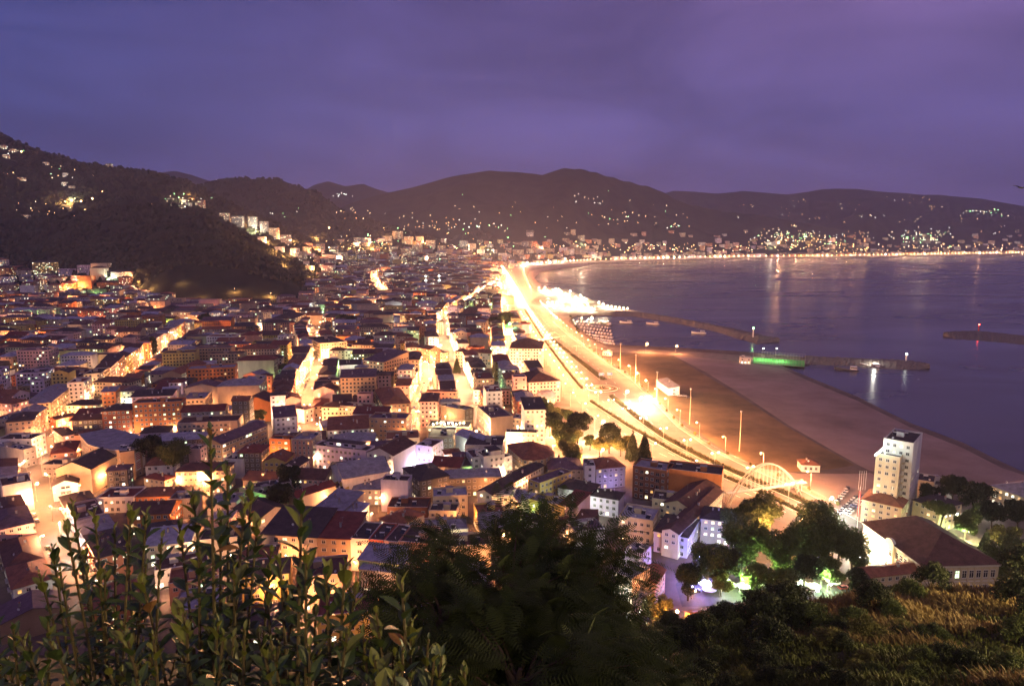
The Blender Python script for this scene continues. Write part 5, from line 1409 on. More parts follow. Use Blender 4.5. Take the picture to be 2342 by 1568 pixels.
# ---------------------------------------------------------------- trees
def leafmat(n,c,c2,sc=1.2):
    m=mat(n,c,.75,col2=c2,scale=sc,detail=2,spec=.25);return m
M_lf=leafmat('foliage_green',(.045,.065,.018),(.1,.125,.035));M_lfd=leafmat('foliage_dark',(.018,.028,.012),(.045,.055,.02));M_lfo=leafmat('foliage_olive',(.08,.085,.022),(.16,.15,.04));M_con=leafmat('conifer_green',(.02,.03,.014),(.05,.06,.025))
def leafcloud(rng,clumps,per,size,flat=.5):
    """clumps: list of (x,y,z,r). returns quads scattered over each clump's shell"""
    V=[];n=0
    cs=[]
    for x,y,z,r in clumps:
        k=int(per*r*r)
        d=rng.normal(size=(k,3));d/=np.linalg.norm(d,axis=1)[:,None];rad=r*(rng.random(k)**.33)*.98
        rad*=1+.18*np.sin(d[:,0]*5+x)*np.cos(d[:,1]*4+y)
        p=np.array([x,y,z])+d*rad[:,None]*np.array([1,1,.85])
        cs.append((p,d))
    P=np.concatenate([c[0] for c in cs]);D=np.concatenate([c[1] for c in cs]);n=len(P)
    a=rng.normal(size=(n,3))+D*.3;a/=np.linalg.norm(a,axis=1)[:,None];b=np.cross(a,rng.normal(size=(n,3)));b/=np.linalg.norm(b,axis=1)[:,None]
    s=size*(.6+.8*rng.random(n))[:,None];w=s*flat
    V=np.stack([P-a*s,P+b*w*.8-a*s*.1,P+a*s,P-b*w*.8+a*s*.1],1).reshape(-1,3);Q=np.arange(n*4).reshape(n,4);return V,Q
def tree_proto(seed,h,rad,kind,m,size=.35,per=120):
    rng=np.random.default_rng(seed);rr=random.Random(seed);t=MB();cl=[]
    if kind=='round':
        th=h*.35;t.tube([(0,0,-.5),(rr.uniform(-.2,.2),0,th*.5),(rr.uniform(-.3,.3),.1,th),(0,0,h*.7)],[h*.03,h*.024,h*.02,h*.008],M_bark,7)
        for q in range(16):
            a=q*2.4;f=rr.random()**.6;z=h*(.45+.45*rr.random());env=math.sqrt(max(.05,1-((z-h*.62)/(h*.42))**2));r=rad*env*f*.8
            x,y=r*math.cos(a),r*math.sin(a);cr=rad*rr.uniform(.3,.46);cl.append((x,y,z,cr))
            if q%2==0:t.tube([(0,0,th*rr.uniform(.8,1.3)),(x*.5,y*.5,(z+th)*.5),(x,y,z)],[h*.012,h*.008,.03],M_bark,5)
    elif kind=='conifer':
        t.tube([(0,0,-.5),(0,0,h*.95)],[h*.02,.03],M_bark,6)
        for q in range(34):
            f=q/34;z=h*(.1+.88*f);r=rad*(1-f)**.85
            for s in range(5 if f<.8 else 2):
                a=q*1.1+s*1.26+rr.uniform(-.2,.2);cl.append((r*.65*math.cos(a),r*.65*math.sin(a),z-r*.12,max(.22,r*.34)))
    elif kind=='tall':
        t.tube([(0,0,-.5),(0,0,h*.8)],[h*.025,.05],M_bark,6)
        for q in range(20):
            a=q*2.4;z=h*(.2+.75*q/20);r=rad*.5*math.sin(PI*(.15+.75*q/20));cl.append((r*math.cos(a),r*math.sin(a),z,rad*rr.uniform(.4,.55)*(1-.4*q/20)))
    elif kind=='umbrella':
        t.tube([(0,0,-.5),(.5,.2,h*.35),(1.2,.3,h*.7)],[h*.03,h*.025,h*.015],M_bark,7)
        for q in range(15):
            a=q*2.4;f=math.sqrt(q/15);x,y=rad*.8*f*math.cos(a),rad*.8*f*math.sin(a);cl.append((x,y,h*.85+rr.uniform(-.5,.5),rad*.28));t.tube([(1,.3,h*.6),(x,y,h*.82)],[h*.01,.03],M_bark,5)
    elif kind=='bush':
        t.tube([(0,0,-.3),(0,0,h*.5)],[.08,.03],M_bark,5)
        for q in range(11):
            a=q*2.4;f=math.sqrt(q/11);cl.append((rad*.7*f*math.cos(a),rad*.7*f*math.sin(a),h*(.35+.4*(1-f*f)+rr.uniform(-.08,.12)),rad*rr.uniform(.28,.42)))
            t.tube([(0,0,0),(rad*.6*f*math.cos(a),rad*.6*f*math.sin(a),h*.5)],[.05,.02],M_bark,4)
    V,Q=leafcloud(rng,cl,per,size);return t.mesh('trunk'),npmesh('crown',V,Q,[m])
TP={'round1':tree_proto(1,11,5,'round',M_lf),'round2':tree_proto(2,10,4.6,'round',M_lfo),'round3':tree_proto(3,12,5.4,'round',M_lfd),'big':tree_proto(4,19,9,'round',M_lf,.42,55),'con':tree_proto(5,14,3.6,'conifer',M_con,.32,130),'tall':tree_proto(6,13,3.2,'tall',M_lfd,.35,110),'umb':tree_proto(7,13,6,'umbrella',M_lf,.3,150),
 'bush1':tree_proto(8,3.2,2.2,'bush',M_lf,.11,700),'bush2':tree_proto(9,2.8,2.4,'bush',M_lfo,.1,750),'bush3':tree_proto(10,4.2,2.8,'bush',M_lfd,.13,600),'ball':tree_proto(12,3.4,1.3,'round',M_lfo,.16,420)}
def tree(pk,p,sc,label,name='tree',group=None,cat='tree',rz=None,z=None):
    r=empty(name,(p[0],p[1],p[2] if z is None else z),R.uniform(0,6) if rz is None else rz,label,cat,group,scale=sc);a,b=TP[pk];child('trunk',a,r);child('crown',b,r);return r
def k_big(u,v):return u>1500
# park trees by the highway: bearing of the crown base, type, scale
def ttree(u,v,pk,sc,label,hc=None,group='park trees',cat='tree'):
    h={'round1':11,'round2':10,'round3':12,'big':19,'con':14,'tall':13,'umb':13}[pk]*sc
    q_=(1.12 if pk=='big' else 1.05) if k_big(u,v) else 1.4;sc*=q_;h*=q_;p=at(u,v,GZ+h*.55);return tree(pk,(p.x,p.y,GZ-.2),sc,label,'conifer' if pk=='con' else 'tree',group,cat)
i=0
for u,v,k,s in [(1245,932,'round1',1),(1262,945,'round2',.95),(1240,952,'round1',.9),(1258,968,'round3',.95),(1280,985,'round1',1.05),(1322,975,'round3',1.15),(1310,1000,'round2',1),(1290,1010,'round1',1),(1300,1030,'round2',1),(1312,1050,'round1',.85),(1395,1000,'round3',1.05),(1420,1015,'round2',.95),(1372,1018,'round2',.8),(1350,1010,'round1',.6),(1285,945,'round2',.7),(1300,950,'round1',.65)]:
    i+=1;ttree(u,v,k,s,'%s park tree along the highway, %s in the row from the dome'%({'round1':'green','round2':'olive-lit','round3':'dark'}[k],ordw(i)))
ttree(1447,1012,'con',.95,'smaller dark conifer at the end of the park');ttree(1474,1022,'con',1.15,'tall dark conifer standing against the bright carriageway')
# palm
def palm(u,v,label,sc=1):
    p=at(u,v,GZ+6);r=empty('palm_tree',(p.x,p.y,GZ-.2),0,label,'palm tree',scale=sc);t=MB();t.tube([(0,0,0),(.1,0,3),(0,0,6)],[.35,.28,.3],M_bark,8);t.build('trunk',r);b=MB()
    for q in range(30):
        a=q*2.4;el=rp.uniform(-.3,1.1);L=3.2;pts=[(math.cos(a)*L*t*math.cos(el*(1-t*.3)),math.sin(a)*L*t*math.cos(el*(1-t*.3)),6+L*t*math.sin(el)-1.8*t*t) for t in (0,.25,.5,.75,1)]
        for s in range(4):
            p0,p1=Vector(pts[s]),Vector(pts[s+1]);sd=Vector((-math.sin(a),math.cos(a),-.35))*.42*(1-s*.2)
            for g in range(5):
                o=p0.lerp(p1,g/5);o2=p0.lerp(p1,g/5+.12)
                for sg in(1,-1):
                    e=Vector((sd.x*sg,sd.y*sg,sd.z))*1.6+(p1-p0)*.4;b.poly([o,o2,o+e],M_lf)
    b.build('crown',r)
palm(1482,1058,'palm tree with spreading fronds between the park and the highway')
# trees inside town, by bearing
for u,v,k,s,l in [(350,788,'tall',1.3,'tall dark tree beside the large orange lamp'),(392,800,'con',.8,'small dark conifer right of the tall dark tree'),(780,735,'round3',1.3,'dark leafy tree in mid-town, left one'),(800,738,'round3',1.2,'dark leafy tree in mid-town, right one'),(1045,830,'con',.9,'conifer beside the main street'),(1158,735,'round3',1.7,'broad dark tree behind the small mosque'),(1135,742,'round3',1.4,'dark tree left of the small mosque'),(412,945,'round1',.8,'green-lit tree by the courtyard lamp'),(590,955,'round3',.7,'dark tree between the orange gable and lower roofs'),(470,735,'round3',1.4,'dark trees on the low ridge left of the floodlight'),(500,738,'round3',1.2,'dark round tree on the low ridge near the floodlight'),(640,1140,'round3',.9,'dark tree below the sodium lamp in the near town'),(660,1095,'round3',.9,'dark leafy tree behind the white umbrella'),(865,1075,'round3',.8,'dark tree in front of the violet-lit fronts'),(395,1045,'big',.8,'wide dark tree in the gap left of the hotel block'),(345,1035,'round3',1.2,'dark tree behind the tan side wall'),(730,790,'round3',1.1,'dark tree in mid-town left of the middle avenue top'),(660,850,'round3',1,'dark tree behind the salmon gables')]:ttree(u,v,k,s,l,group=None)
# big trees lower right
for i,(u,v,k,s) in enumerate([(1735,1180,'big',1.05),(1700,1250,'big',1.0),(1780,1270,'big',.9),(1860,1240,'big',1.05),(1920,1240,'big',.85),(1620,1290,'big',.8),(1660,1300,'round3',1.2),(1575,1330,'round3',1),(1840,1310,'round3',1.1),(1900,1310,'round1',1.0),(1790,1330,'round1',1.1),(1730,1320,'round1',1.1),(1650,1335,'round2',.8),(1960,1330,'round3',.8),(2130,1140,'round3',1.1),(2180,1120,'round3',1.2),(2230,1140,'round3',1.3),(2270,1180,'round3',1.1),(2150,1180,'umb',1.1),(2210,1200,'round1',1.1),(2300,1230,'round2',1.2),(2330,1180,'round3',1.2),(2290,1290,'big',.8),(2340,1270,'big',.8),(2255,1235,'con',.9),(2320,1310,'round2',1.2),(1880,1205,'big',1.0),(1835,1250,'big',.9),(1950,1270,'big',.8),(1690,1200,'big',.95),(1520,1380,'round2',.6),(1495,1395,'round2',.7),(2240,1170,'round1',.9)]):
    ttree(u,v,k,s,'%s near the foot of the hill, %s counted in its group'%({'big':'large plane tree','round1':'green-lit tree','round2':'olive tree','round3':'dark tree','umb':'umbrella pine','con':'slim conifer'}[k],ordw(i+1)),group='trees by the old square')
# light under those trees
for u,v,z,c,P in [(1620,1330,3,WHT,3500),(1655,1340,4,WHT,3500),(1700,1330,4,GRN,1600),(1765,1325,5,WHT,2500),(1810,1320,5,COOL,2500),(1885,1320,4,GRN,2200),(1900,1335,3,WHT,1500),(1570,1300,6,PUR,3500),(1600,1270,8,(.2,.2,1),3500),(1590,1350,3,SOD,1200),(2190,1175,6,WHT,2500),(2245,1150,6,WHT,1500),(2215,1215,4,WARM,2500),(2300,1255,5,WARM,2000),(1870,1350,3,(.8,.8,1),1500)]:
    kq=globals().get('kq',0)+1;L1(u,v,z,c if c in BM else COOL,P*.45,'%s lamp glowing under the trees of the old square, %s of them'%('white' if c in (WHT,COOL) else 'coloured',ordw(kq)),.45,cl=c)
SQ=MB()
tag(flat('square',img([(1545,1335),(1600,1255),(1700,1225),(1860,1225),(1960,1265),(1985,1335),(1900,1370),(1700,1385),(1560,1385)]),GZ-.21,mat('dark_paving',(.06,.055,.05),.9,var=.3,scale=.4)),'dark paved square under the trees','square',kind='structure')
for q,(u,v) in enumerate([(1612,1338),(1640,1344),(1668,1342),(1622,1352),(1700,1345),(1730,1338),(1655,1332),(1790,1342),(1830,1338),(1860,1345),(1905,1335)]):
    p=at(u,v);r=empty('parasol',(p.x,p.y,GZ-.2),0,'pale parasol on the square under the trees, %s from the left'%ordw(q+1),'parasol','parasols of the square',scale=.5);child('canopy',TM[0],r);child('pole',TM[1],r)
for q,(u,v,a) in enumerate([(1590,1352,.3),(1575,1345,.3),(1760,1350,1.2),(1775,1352,1.2),(1930,1345,.2)]):
    p=at(u,v);tag(car(p.x,p.y,a,[1,4,0,3,2][q]),'x','car');o=CARS[-1][0];o['label']='%s car parked on the square below the hill'%['black','white','silver','blue','red'][q]
for u,v,z,c,P in [(1262,985,4,(1,.6,.2),9000),(1288,1042,4,(1,.6,.2),7000),(1345,1030,4,(1,.65,.25),8000),(1230,960,6,(1,.6,.2),9000),(1335,1000,3,(1,.6,.2),7000),(1300,1062,6,(1,.65,.2),8000),(1400,1035,5,(1,.6,.2),7000),(1700,1325,7,(.6,1,.3),3500),(1780,1318,7,(.6,1,.3),3500),(1890,1318,7,(.6,1,.35),3500),(1840,1170,12,(1,.55,.18),9000),(1600,1318,5,(.3,.25,1),4000),(1650,1345,3,(.9,1,.9),3000),(1640,1240,9,(.25,.25,1),3500),(1500,1410,4,(1,.7,.25),2500),(2200,1215,5,(.7,1,.4),5000),(2300,1270,6,(1,.8,.4),5000),(1760,1200,14,(1,.5,.15),9000)]:acc(u,v,z,c,P)  # added lights without fixtures, brightening the park and square trees
# small clipped trees along the pavement
A,nn,sg=SW
k=0
for q in range(30,158,4):
    p=A[q]+nn[q]*2.2*sg;k+=1
    if p.y>820 or p.y<300:continue
    tree('ball',(p.x,p.y,GZ-.1),R.uniform(.75,1),'small round clipped tree on the highway pavement, %s from the far end'%ordw(k),group='clipped pavement trees')
# shrubs on the quay by the marina
for q in range(7):
    p=at(1305+q*3,728+q*6);tree('round3',(p.x,p.y,GZ-.2),.45,'dark shrub beside the marina, %s from the far end'%ordw(q+1),'tree','quay shrubs')
# ---- woodland on the hills (one mass)
def forest():
    rng=np.random.default_rng(3)
    t=(1+5**.5)/2;ico=np.array([(-1,t,0),(1,t,0),(-1,-t,0),(1,-t,0),(0,-1,t),(0,1,t),(0,-1,-t),(0,1,-t),(t,0,-1),(t,0,1),(-t,0,-1),(-t,0,1)],float);ico/=np.linalg.norm(ico[0])
    fc=np.array([(0,11,5),(0,5,1),(0,1,7),(0,7,10),(0,10,11),(1,5,9),(5,11,4),(11,10,2),(10,7,6),(7,1,8),(3,9,4),(3,4,2),(3,2,6),(3,6,8),(3,8,9),(4,9,5),(2,4,11),(6,2,10),(8,6,7),(9,8,1)])
    pts=[]
    bad=[(s['x'],s['y']) for s in BM_LIST if s.get('slope')]
    bs=set((int(x//25),int(y//25)) for x,y in bad)
    while len(pts)<17000:
        y=1430*math.exp(rng.random()*1.0);T=-.82+.95*rng.random();x=T*y;z=terr(x,y)
        if z<8:continue
        if (int(x//25),int(y//25)) in bs:continue
        if noise.noise(Vector((x/60,y/60,0)))<-.28:continue
        pts.append((x,y,z,rng.uniform(3,6.5)*(1+.35*(y-1500)/1500)))
    P=np.array(pts);n=len(P)
    sc=P[:,3][:,None,None]*(np.array([1,1,1.15])[None,None,:])*(1+.28*rng.normal(size=(n,12,1)))
    V=ico[None]*sc+P[:,None,:3]+np.array([0,0,2.5]);Fx=(fc[None]+(np.arange(n)*12)[:,None,None]).reshape(-1,3)
    o=bpy.data.objects.new('hill_woods',npmesh('hill_woods',V.reshape(-1,3),Fx,[mat('woods',(.016,.02,.012),1,col2=(.045,.048,.025),scale=.03,detail=6,bump=1,bscale=.6,spec=.05)]));C.objects.link(o);tag(o,'dense dark woods covering the slopes on the left','woods',kind='stuff')
forest()
# ---------------------------------------------------------------- the near hillside under the camera
def crest(t):
    """slope to the hillside's visible edge and its distance, by bearing"""
    s=float(np.interp(t,[-.9,-.05,.1,.2,.3,.4,.5,.6,.8,.95],[.76,.76,.705,.65,.615,.59,.568,.55,.54,.54]))
    y=float(np.interp(t,[-.9,-.05,.1,.2,.4,.6,.95],[20,20,40,62,72,80,86]))
    return s,y
def hillz(x,y):
    if y<.01:y=.01
    t=max(-.9,min(.95,x/max(y,1)));s,yc=crest(t)
    s0=.80 if t<0 else .80-.0*t
    zt=H-1.7
    if y<=yc:
        f=y/yc;z=zt-y*(s0*(1-f)**1.1+ (s-1.7/yc)*(1-(1-f)**1.1))
    else:
        zc_=H-s*yc;y1=196 if t<.15 else 200;z=zc_+(GZ-1-zc_)*((y-yc)/(y1-yc)) if y<y1 else GZ-1
    z+=noise.fractal(Vector((x/9,y/9,0)),1,2,4)*min(1.6,y*.03)+noise.fractal(Vector((x/2.2,y/2.2,5)),1,2,3)*min(.35,y*.012)
    return z
def hill_mesh():
    T=np.linspace(-1.3,1.3,200);Yv=np.concatenate([[-6,-2,0,.6,1.2],np.geomspace(1.8,204,150)])
    V=[]
    for y in Yv:
        for t in T:
            x=t*max(y,4) if y>4 else t*4
            V.append((x,y,hillz(x,y) if y>0 else H-1.7))
    n=len(T);I=np.arange(len(V)).reshape(len(Yv),n);Q=np.stack([I[:-1,:-1],I[:-1,1:],I[1:,1:],I[1:,:-1]],2).reshape(-1,4)
    m=mat('hillside_soil',(.04,.038,.018),.95,col2=(.09,.085,.035),scale=.35,detail=8,bump=.6,bscale=2)
    o=bpy.data.objects.new('hillside',npmesh('hillside',np.array(V),Q,[m],smooth=True));C.objects.link(o);tag(o,'steep grassy hillside in front of the camera','hillside',kind='structure')
hill_mesh()
def ghit(u,v,y0=8,y1=190):
    d=ray(u,v);y=y0
    while y<y1:
        t=y/d[1];x=d[0]*t;z=H+d[2]*t
        if z<=hillz(x,y):return Vector((x,y,z))
        y*=1.012
    return None
# grass blades
def grass():
    rng=np.random.default_rng(8);P=[];K=[]
    M1=mat('dry_grass',(.19,.13,.045),.85,col2=(.3,.22,.09),scale=.5);M2=mat('green_grass',(.05,.065,.015),.85,col2=(.12,.13,.035),scale=.4)
    rr=random.Random(6);n=0
    while n<34000:
        u=rr.uniform(1180,2500);v=rr.uniform(1290,1600);d=ray(u,v)
        n+=1
        p=None
        y=30*math.exp(rr.random()*1.15);t=d[0]/d[1];x=t*y
        z=hillz(x,y);s,yc=crest(max(-.9,min(.95,t)))
        if y>yc+8:continue
        dry=noise.noise(Vector((x/14,y/10,2)))+(.22 if 58<y<84 and t>.4 else -.42)
        P.append((x,y,z));K.append(0 if dry>0 else 1)
    P=np.array(P);K=np.array(K);n=len(P);L=np.where(K==0,.75,.35)*(.5+rng.random(n));w=.035+P[:,1]*.0004
    B=6;Vs=[];Qs=[];Ms=[]
    off=0
    for b in range(B):
        a=rng.random(n)*6.28;o=rng.normal(size=(n,2))*.35;le=rng.normal(size=(n,2))*.3+np.array([-.25,0])
        p0=P+np.stack([o[:,0],o[:,1],-.05*np.ones(n)],1);dx=np.stack([np.cos(a)*w,np.sin(a)*w,0*a],1)
        p1=p0+np.stack([le[:,0]*L*.4,le[:,1]*L*.4,L*.6],1);p2=p0+np.stack([le[:,0]*L,le[:,1]*L,L*.95],1)
        V=np.stack([p0-dx,p0+dx,p1+dx*.7,p1-dx*.7,p2+dx*.2,p2-dx*.2],1).reshape(-1,3);I=np.arange(n)[:,None]*6+off
        Qs.append(np.concatenate([I+np.array([0,1,2,3]),I+np.array([3,2,4,5])]));Ms.append(np.concatenate([K,K]));Vs.append(V);off+=n*6
    o=bpy.data.objects.new('grass',npmesh('grass',np.concatenate(Vs),np.concatenate(Qs),[M1,M2],np.concatenate(Ms)));C.objects.link(o);tag(o,'tall dry and green grass over the hillside','grass',kind='stuff')
grass()
# hillside bushes
_rb=random.Random(5)
MORE=[(_rb.uniform(1420,2342),_rb.uniform(1400,1600),_rb.choice(['bush1','bush2','bush3','bush1']),_rb.uniform(.5,1.1)) for _ in range(60)]
MORE=[m for m in MORE if not(1950<m[0]<2300 and m[1]<1450)]
i=0
for u,v,k,s in MORE+[(1460,1470,'bush2',1.3),(1530,1455,'bush1',1.5),(1600,1470,'bush3',1.3),(1680,1480,'bush1',1.5),(1740,1440,'bush3',1.7),(1800,1430,'bush3',1.9),(1850,1450,'bush1',1.8),(1760,1500,'bush3',1.6),(1900,1480,'bush2',1.3),(1950,1440,'bush1',1.6),(2000,1400,'bush3',1.6),(2040,1420,'bush1',1.5),(1985,1470,'bush2',1.6),(2080,1370,'bush1',1.5),(2130,1350,'bush3',1.5),(2180,1345,'bush1',1.5),(2060,1450,'bush2',1.2),(2330,1400,'bush3',2),(2345,1340,'bush3',2.2),(2340,1480,'bush1',1.7),(2310,1540,'bush1',1.3),(2110,1520,'bush1',1.1),(2090,1560,'bush1',1),(1880,1560,'bush3',1),(1800,1570,'bush1',1.1),(1700,1560,'bush2',1.1),(1610,1560,'bush3',1.1),(1540,1560,'bush1',1.2),(1480,1530,'bush3',1.2),(1430,1560,'bush1',1),(1550,1500,'bush3',1.3),(1640,1520,'bush1',1.2),(1500,1490,'bush1',1.3),(2240,1560,'bush2',.8),(1960,1540,'bush2',.9),(1420,1500,'bush3',1.4),(2380,1440,'bush3',2),(1580,1430,'bush2',1.2),(1660,1445,'bush3',1.3)]:
    p=ghit(u,v)
    if p is None:continue
    i+=1;tree(k,(p.x,p.y,hillz(p.x,p.y)-.2),s*(.5 if u>1900 and v<1460 else .62)*min(1.25,max(.45,p.y/62)),'%s bush on the hillside, %s one counted from the left group'%({'bush1':'green','bush2':'olive','bush3':'dark'}[k],ordw(i)),'bush','bushes of the hillside','bush')
# assumed lamps, unseen right of and behind the camera, lighting grass and shrubs
def assumed_lamp(x,y,P,col=(1,.74,.34)):
    z=hillz(x,y) if y>0 else H-1.7
    o=lamp_now(x,y,SOD,0,7,1.2,PI if x>0 else 0,1,z,.2,'street lamp on the hillside lane','lane lamps','',col);LAMPS.pop()
    light('POINT',(x+(-1.3 if x>0 else 1.3),y,z+6.2),col,P/LK,.25)
assumed_lamp(86,62,200000,(1,.72,.33));assumed_lamp(52,30,30000);assumed_lamp(8,-7,3000,(1,.7,.26));assumed_lamp(-9,-6,300,(1,.66,.26))
# ---- laurel shrubs close to the camera
M_laurel=mat('laurel_leaf',(.022,.042,.012),.42,col2=(.055,.085,.02),scale=9,detail=2,spec=.5);M_laurel2=mat('laurel_leaf_young',(.1,.12,.02),.45,col2=(.15,.16,.03),scale=9,spec=.45);M_dead=mat('withered_leaf',(.2,.1,.035),.8,var=.3,scale=12)
M_stem=mat('laurel_stem',(.09,.07,.03),.8,var=.2,scale=20)
def laurel_leaf(b,base,dirv,L,W,m,up):
    d=dirv.normalized();s=d.cross(up)
    if s.length<.05:s=d.cross(Vector((1,0,0)))
    s.normalize();n=s.cross(d);i=b.mi(m);k=len(b.v)
    prof=[(0,.05),(.15,.45),(.38,.95),(.6,1),(.82,.62),(1,.03)]
    for t,w in prof:
        c=base+d*L*t-n*(L*.16*t*t);
        b.v+=[tuple(c-s*W*w+n*W*.38*w),tuple(c),tuple(c+s*W*w+n*W*.38*w)]
    for q in range(len(prof)-1):
        a=k+q*3;b.f+=[(a,a+1,a+4,a+3),(a+1,a+2,a+5,a+4)];b.m+=[i,i]
def laurel(root,tips,seed,label,LL=.1,group='laurel shrubs in the foreground'):
    rr=random.Random(seed);r=empty('laurel_shrub',root,0,label,'shrub',group);ox,oy,oz=root
    st=MB();lf=MB()
    for tip,dens in tips:
        T=Vector(tip)-Vector(root);B=Vector((rr.uniform(-.12,.12),rr.uniform(-.12,.12),0))
        mid=B.lerp(T,.5)+Vector((T.x*-.12+rr.uniform(-.05,.05),rr.uniform(-.08,.08),.12*T.length*.5))
        N=14;pts=[]
        for q in range(N+1):
            t=q/N;pts.append(B*(1-t)**2+mid*2*t*(1-t)+T*t*t)
        st.tube(pts,[.012*(1-.75*q/N)+.002 for q in range(N+1)],M_stem,5,False)
        ln=sum((pts[q+1]-pts[q]).length for q in range(N));nl=int(ln*.8/.029*dens);a=rr.uniform(0,6)
        for q in range(nl):
            t=1-(q/nl)*.85;f=t*N;j=min(N-1,int(f));p=pts[j].lerp(pts[j+1],f-j);ax=(pts[j+1]-pts[j]).normalized();a+=2.4
            e=ax.cross(Vector((0,1,0.1))).normalized();g=ax.cross(e);out=e*math.cos(a)+g*math.sin(a)
            tt=(1-t)*ln;open_=min(1.25,.25+tt*2.6)
            d=ax*math.cos(open_)+out*math.sin(open_)+Vector((0,0,rr.uniform(-.1,.25)))
            L=LL*min(1,.45+tt*6)*rr.uniform(.5,1.2)
            m=M_laurel2 if tt<.13 and rr.random()<.75 else (M_dead if rr.random()<.012 else M_laurel)
            laurel_leaf(lf,p,d,L,L*rr.uniform(.2,.26),m,ax)
    st.build('stem',r);lf.build('foliage',r);return r
def P3(u,v,Y):return ald(u,v,Y)
def shrub(us,tips,Y,seed,label,LL=.1,extra=18,spread=260,vb=(1330,1600)):
    rr=random.Random(seed);t=[]
    for u,v in tips:t.append((P3(u,v,Y*rr.uniform(.93,1.07)),1.0))
    for _ in range(extra):
        t.append((P3(us+rr.gauss(0,spread*.5),rr.uniform(*vb),Y*rr.uniform(.8,1.25)),.9))
    rt=P3(us,1568,Y*.95);root=(rt.x,rt.y,hillz(rt.x,rt.y)-.1)
    return laurel(root,t,seed,label,LL)
shrub(480,[(481,985),(520,1065),(440,1130),(560,1150),(505,1180),(590,1190),(410,1200),(620,1260),(455,1250),(535,1290),(575,1120)],3.0,1,'tall laurel shrub crossing the big sodium lamp',.105,14,200,(1330,1580))
shrub(230,[(165,1150),(215,1165),(300,1165),(335,1175),(120,1250),(262,1210),(190,1260),(370,1230),(90,1310),(335,1290),(240,1300),(150,1200),(290,1230)],3.3,2,'dark laurel shrub at the left, third from the tall one',.09,18,240,(1300,1580))
shrub(40,[(30,1430),(70,1480),(-20,1400),(110,1420),(15,1510)],3.1,3,'laurel shrub in the lower left corner',.095,9,160,(1440,1600))
shrub(690,[(690,1145),(745,1300),(640,1280),(790,1290),(700,1260),(815,1330),(655,1350),(720,1380),(610,1340)],2.5,4,'sunlit-looking laurel shoot with olive leaves left of the dark tree',.1,12,170,(1430,1600))
shrub(900,[(918,1322),(860,1400),(980,1460),(940,1420),(830,1450),(900,1500),(1010,1500)],2.3,5,'laurel shoot with yellow-green tips beside the dark tree',.1,14,150,(1470,1600))
shrub(1070,[(1062,1535),(1030,1560),(1120,1590)],2.1,6,'small laurel tip at the bottom edge',.09,3,60,(1570,1620))
shrub(430,[(350,1450),(420,1400),(500,1420),(560,1440),(640,1450),(280,1430)],2.6,7,'low dense laurel shrub in front, filling the bottom left',.085,32,380,(1440,1640))
# ---- feathery dark tree
def feather(u,v,Y,rad,n,seed,label,m,low=-1.1,fan=None):
    rng=np.random.default_rng(seed);c=P3(u,v,Y);gz=hillz(c.x,c.y);r=empty('feathery_tree',(c.x,c.y,gz-.3),0,label,'tree');hh=c.z-gz+.3
    t=MB();t.tube([(0,0,0),(.15,.1,hh*.35),(-.1,0,hh*.7),(0,0,hh*1.05)],[.16,.13,.1,.05],M_bark,7);rr=random.Random(seed);br=[]
    for q in range(26):
        a=rr.uniform(0,6.28);el=rr.uniform(-.35,1.0);L=rad*rr.uniform(.65,1.05);e=(math.cos(a)*math.cos(el)*L*1.15,math.sin(a)*math.cos(el)*L,hh+math.sin(el)*L*.6);br.append(e);t.tube([(0,0,hh*rr.uniform(.5,.9)),(e[0]*.5,e[1]*.5,hh*.4+e[2]*.55),e],[.06,.035,.01],M_bark,5)
    t.build('trunk',r)
    B=np.array(br);V=[];Q=[];off=0;K=12
    k=rng.integers(0,len(B),n);f=.35+.75*rng.random(n);base=np.array([0,0,hh*.8])
    P=base+(B[k]-base)*f[:,None]+rng.normal(size=(n,3))*rad*.13
    out=P-np.array([0,0,hh]);out/=np.linalg.norm(out,axis=1)[:,None]+1e-6
    D=out+rng.normal(size=(n,3))*.45+np.array([0,0,-.12]);D/=np.linalg.norm(D,axis=1)[:,None]
    S=np.cross(D,np.array([0,0,1.0])+rng.normal(size=(n,3))*.3);S/=np.linalg.norm(S,axis=1)[:,None]+1e-6
    L=.55+.5*rng.random(n);Vs=[];
    for j in range(K):
        t0=(j+.5)/K;p=P+D*(L*t0)[:,None]+np.array([0,0,-1])*(.22*L*t0*t0)[:,None]
        for sg in (1,-1):
            ll=(.17*np.sin(PI*(.15+.8*t0)))*(1+.2*rng.random(n));e=S*sg*ll[:,None]+D*(ll*.35)[:,None]+np.array([0,0,-.25])*ll[:,None];w=D*.014
            Vs.append(np.stack([p-w,p+w,p+e+w*.6,p+e-w*.6],1))
    A=np.concatenate(Vs).reshape(-1,3);Qa=np.arange(len(A)).reshape(-1,4)
    o=bpy.data.objects.new('foliage',npmesh('foliage',A,Qa,[m]));C.objects.link(o);o.parent=r
M_fea=mat('feathery_leaf',(.022,.038,.012),.8,col2=(.075,.095,.026),scale=.7,spec=.15)
M_fea2=mat('feathery_leaf_lit',(.05,.05,.012),.8,col2=(.09,.08,.02),scale=.7,spec=.15)
feather(1165,1345,17,2.7,2300,1,'dark feathery-leaved tree in the centre foreground',M_fea)
feather(1030,1400,15,1.5,650,2,'smaller feathery tree at the left of the dark one',M_fea)
feather(1330,1430,18,1.7,800,3,'smaller feathery tree at the right of the dark one',M_fea)
feather(1190,1540,13,2.0,1200,4,'low feathery growth below the dark tree',M_fea)
feather(960,1560,14,1.4,900,6,'low feathery growth behind the laurel tips',M_fea)
feather(1400,1580,16,1.6,1100,5,'low feathery growth at the right of the dark tree',M_fea)
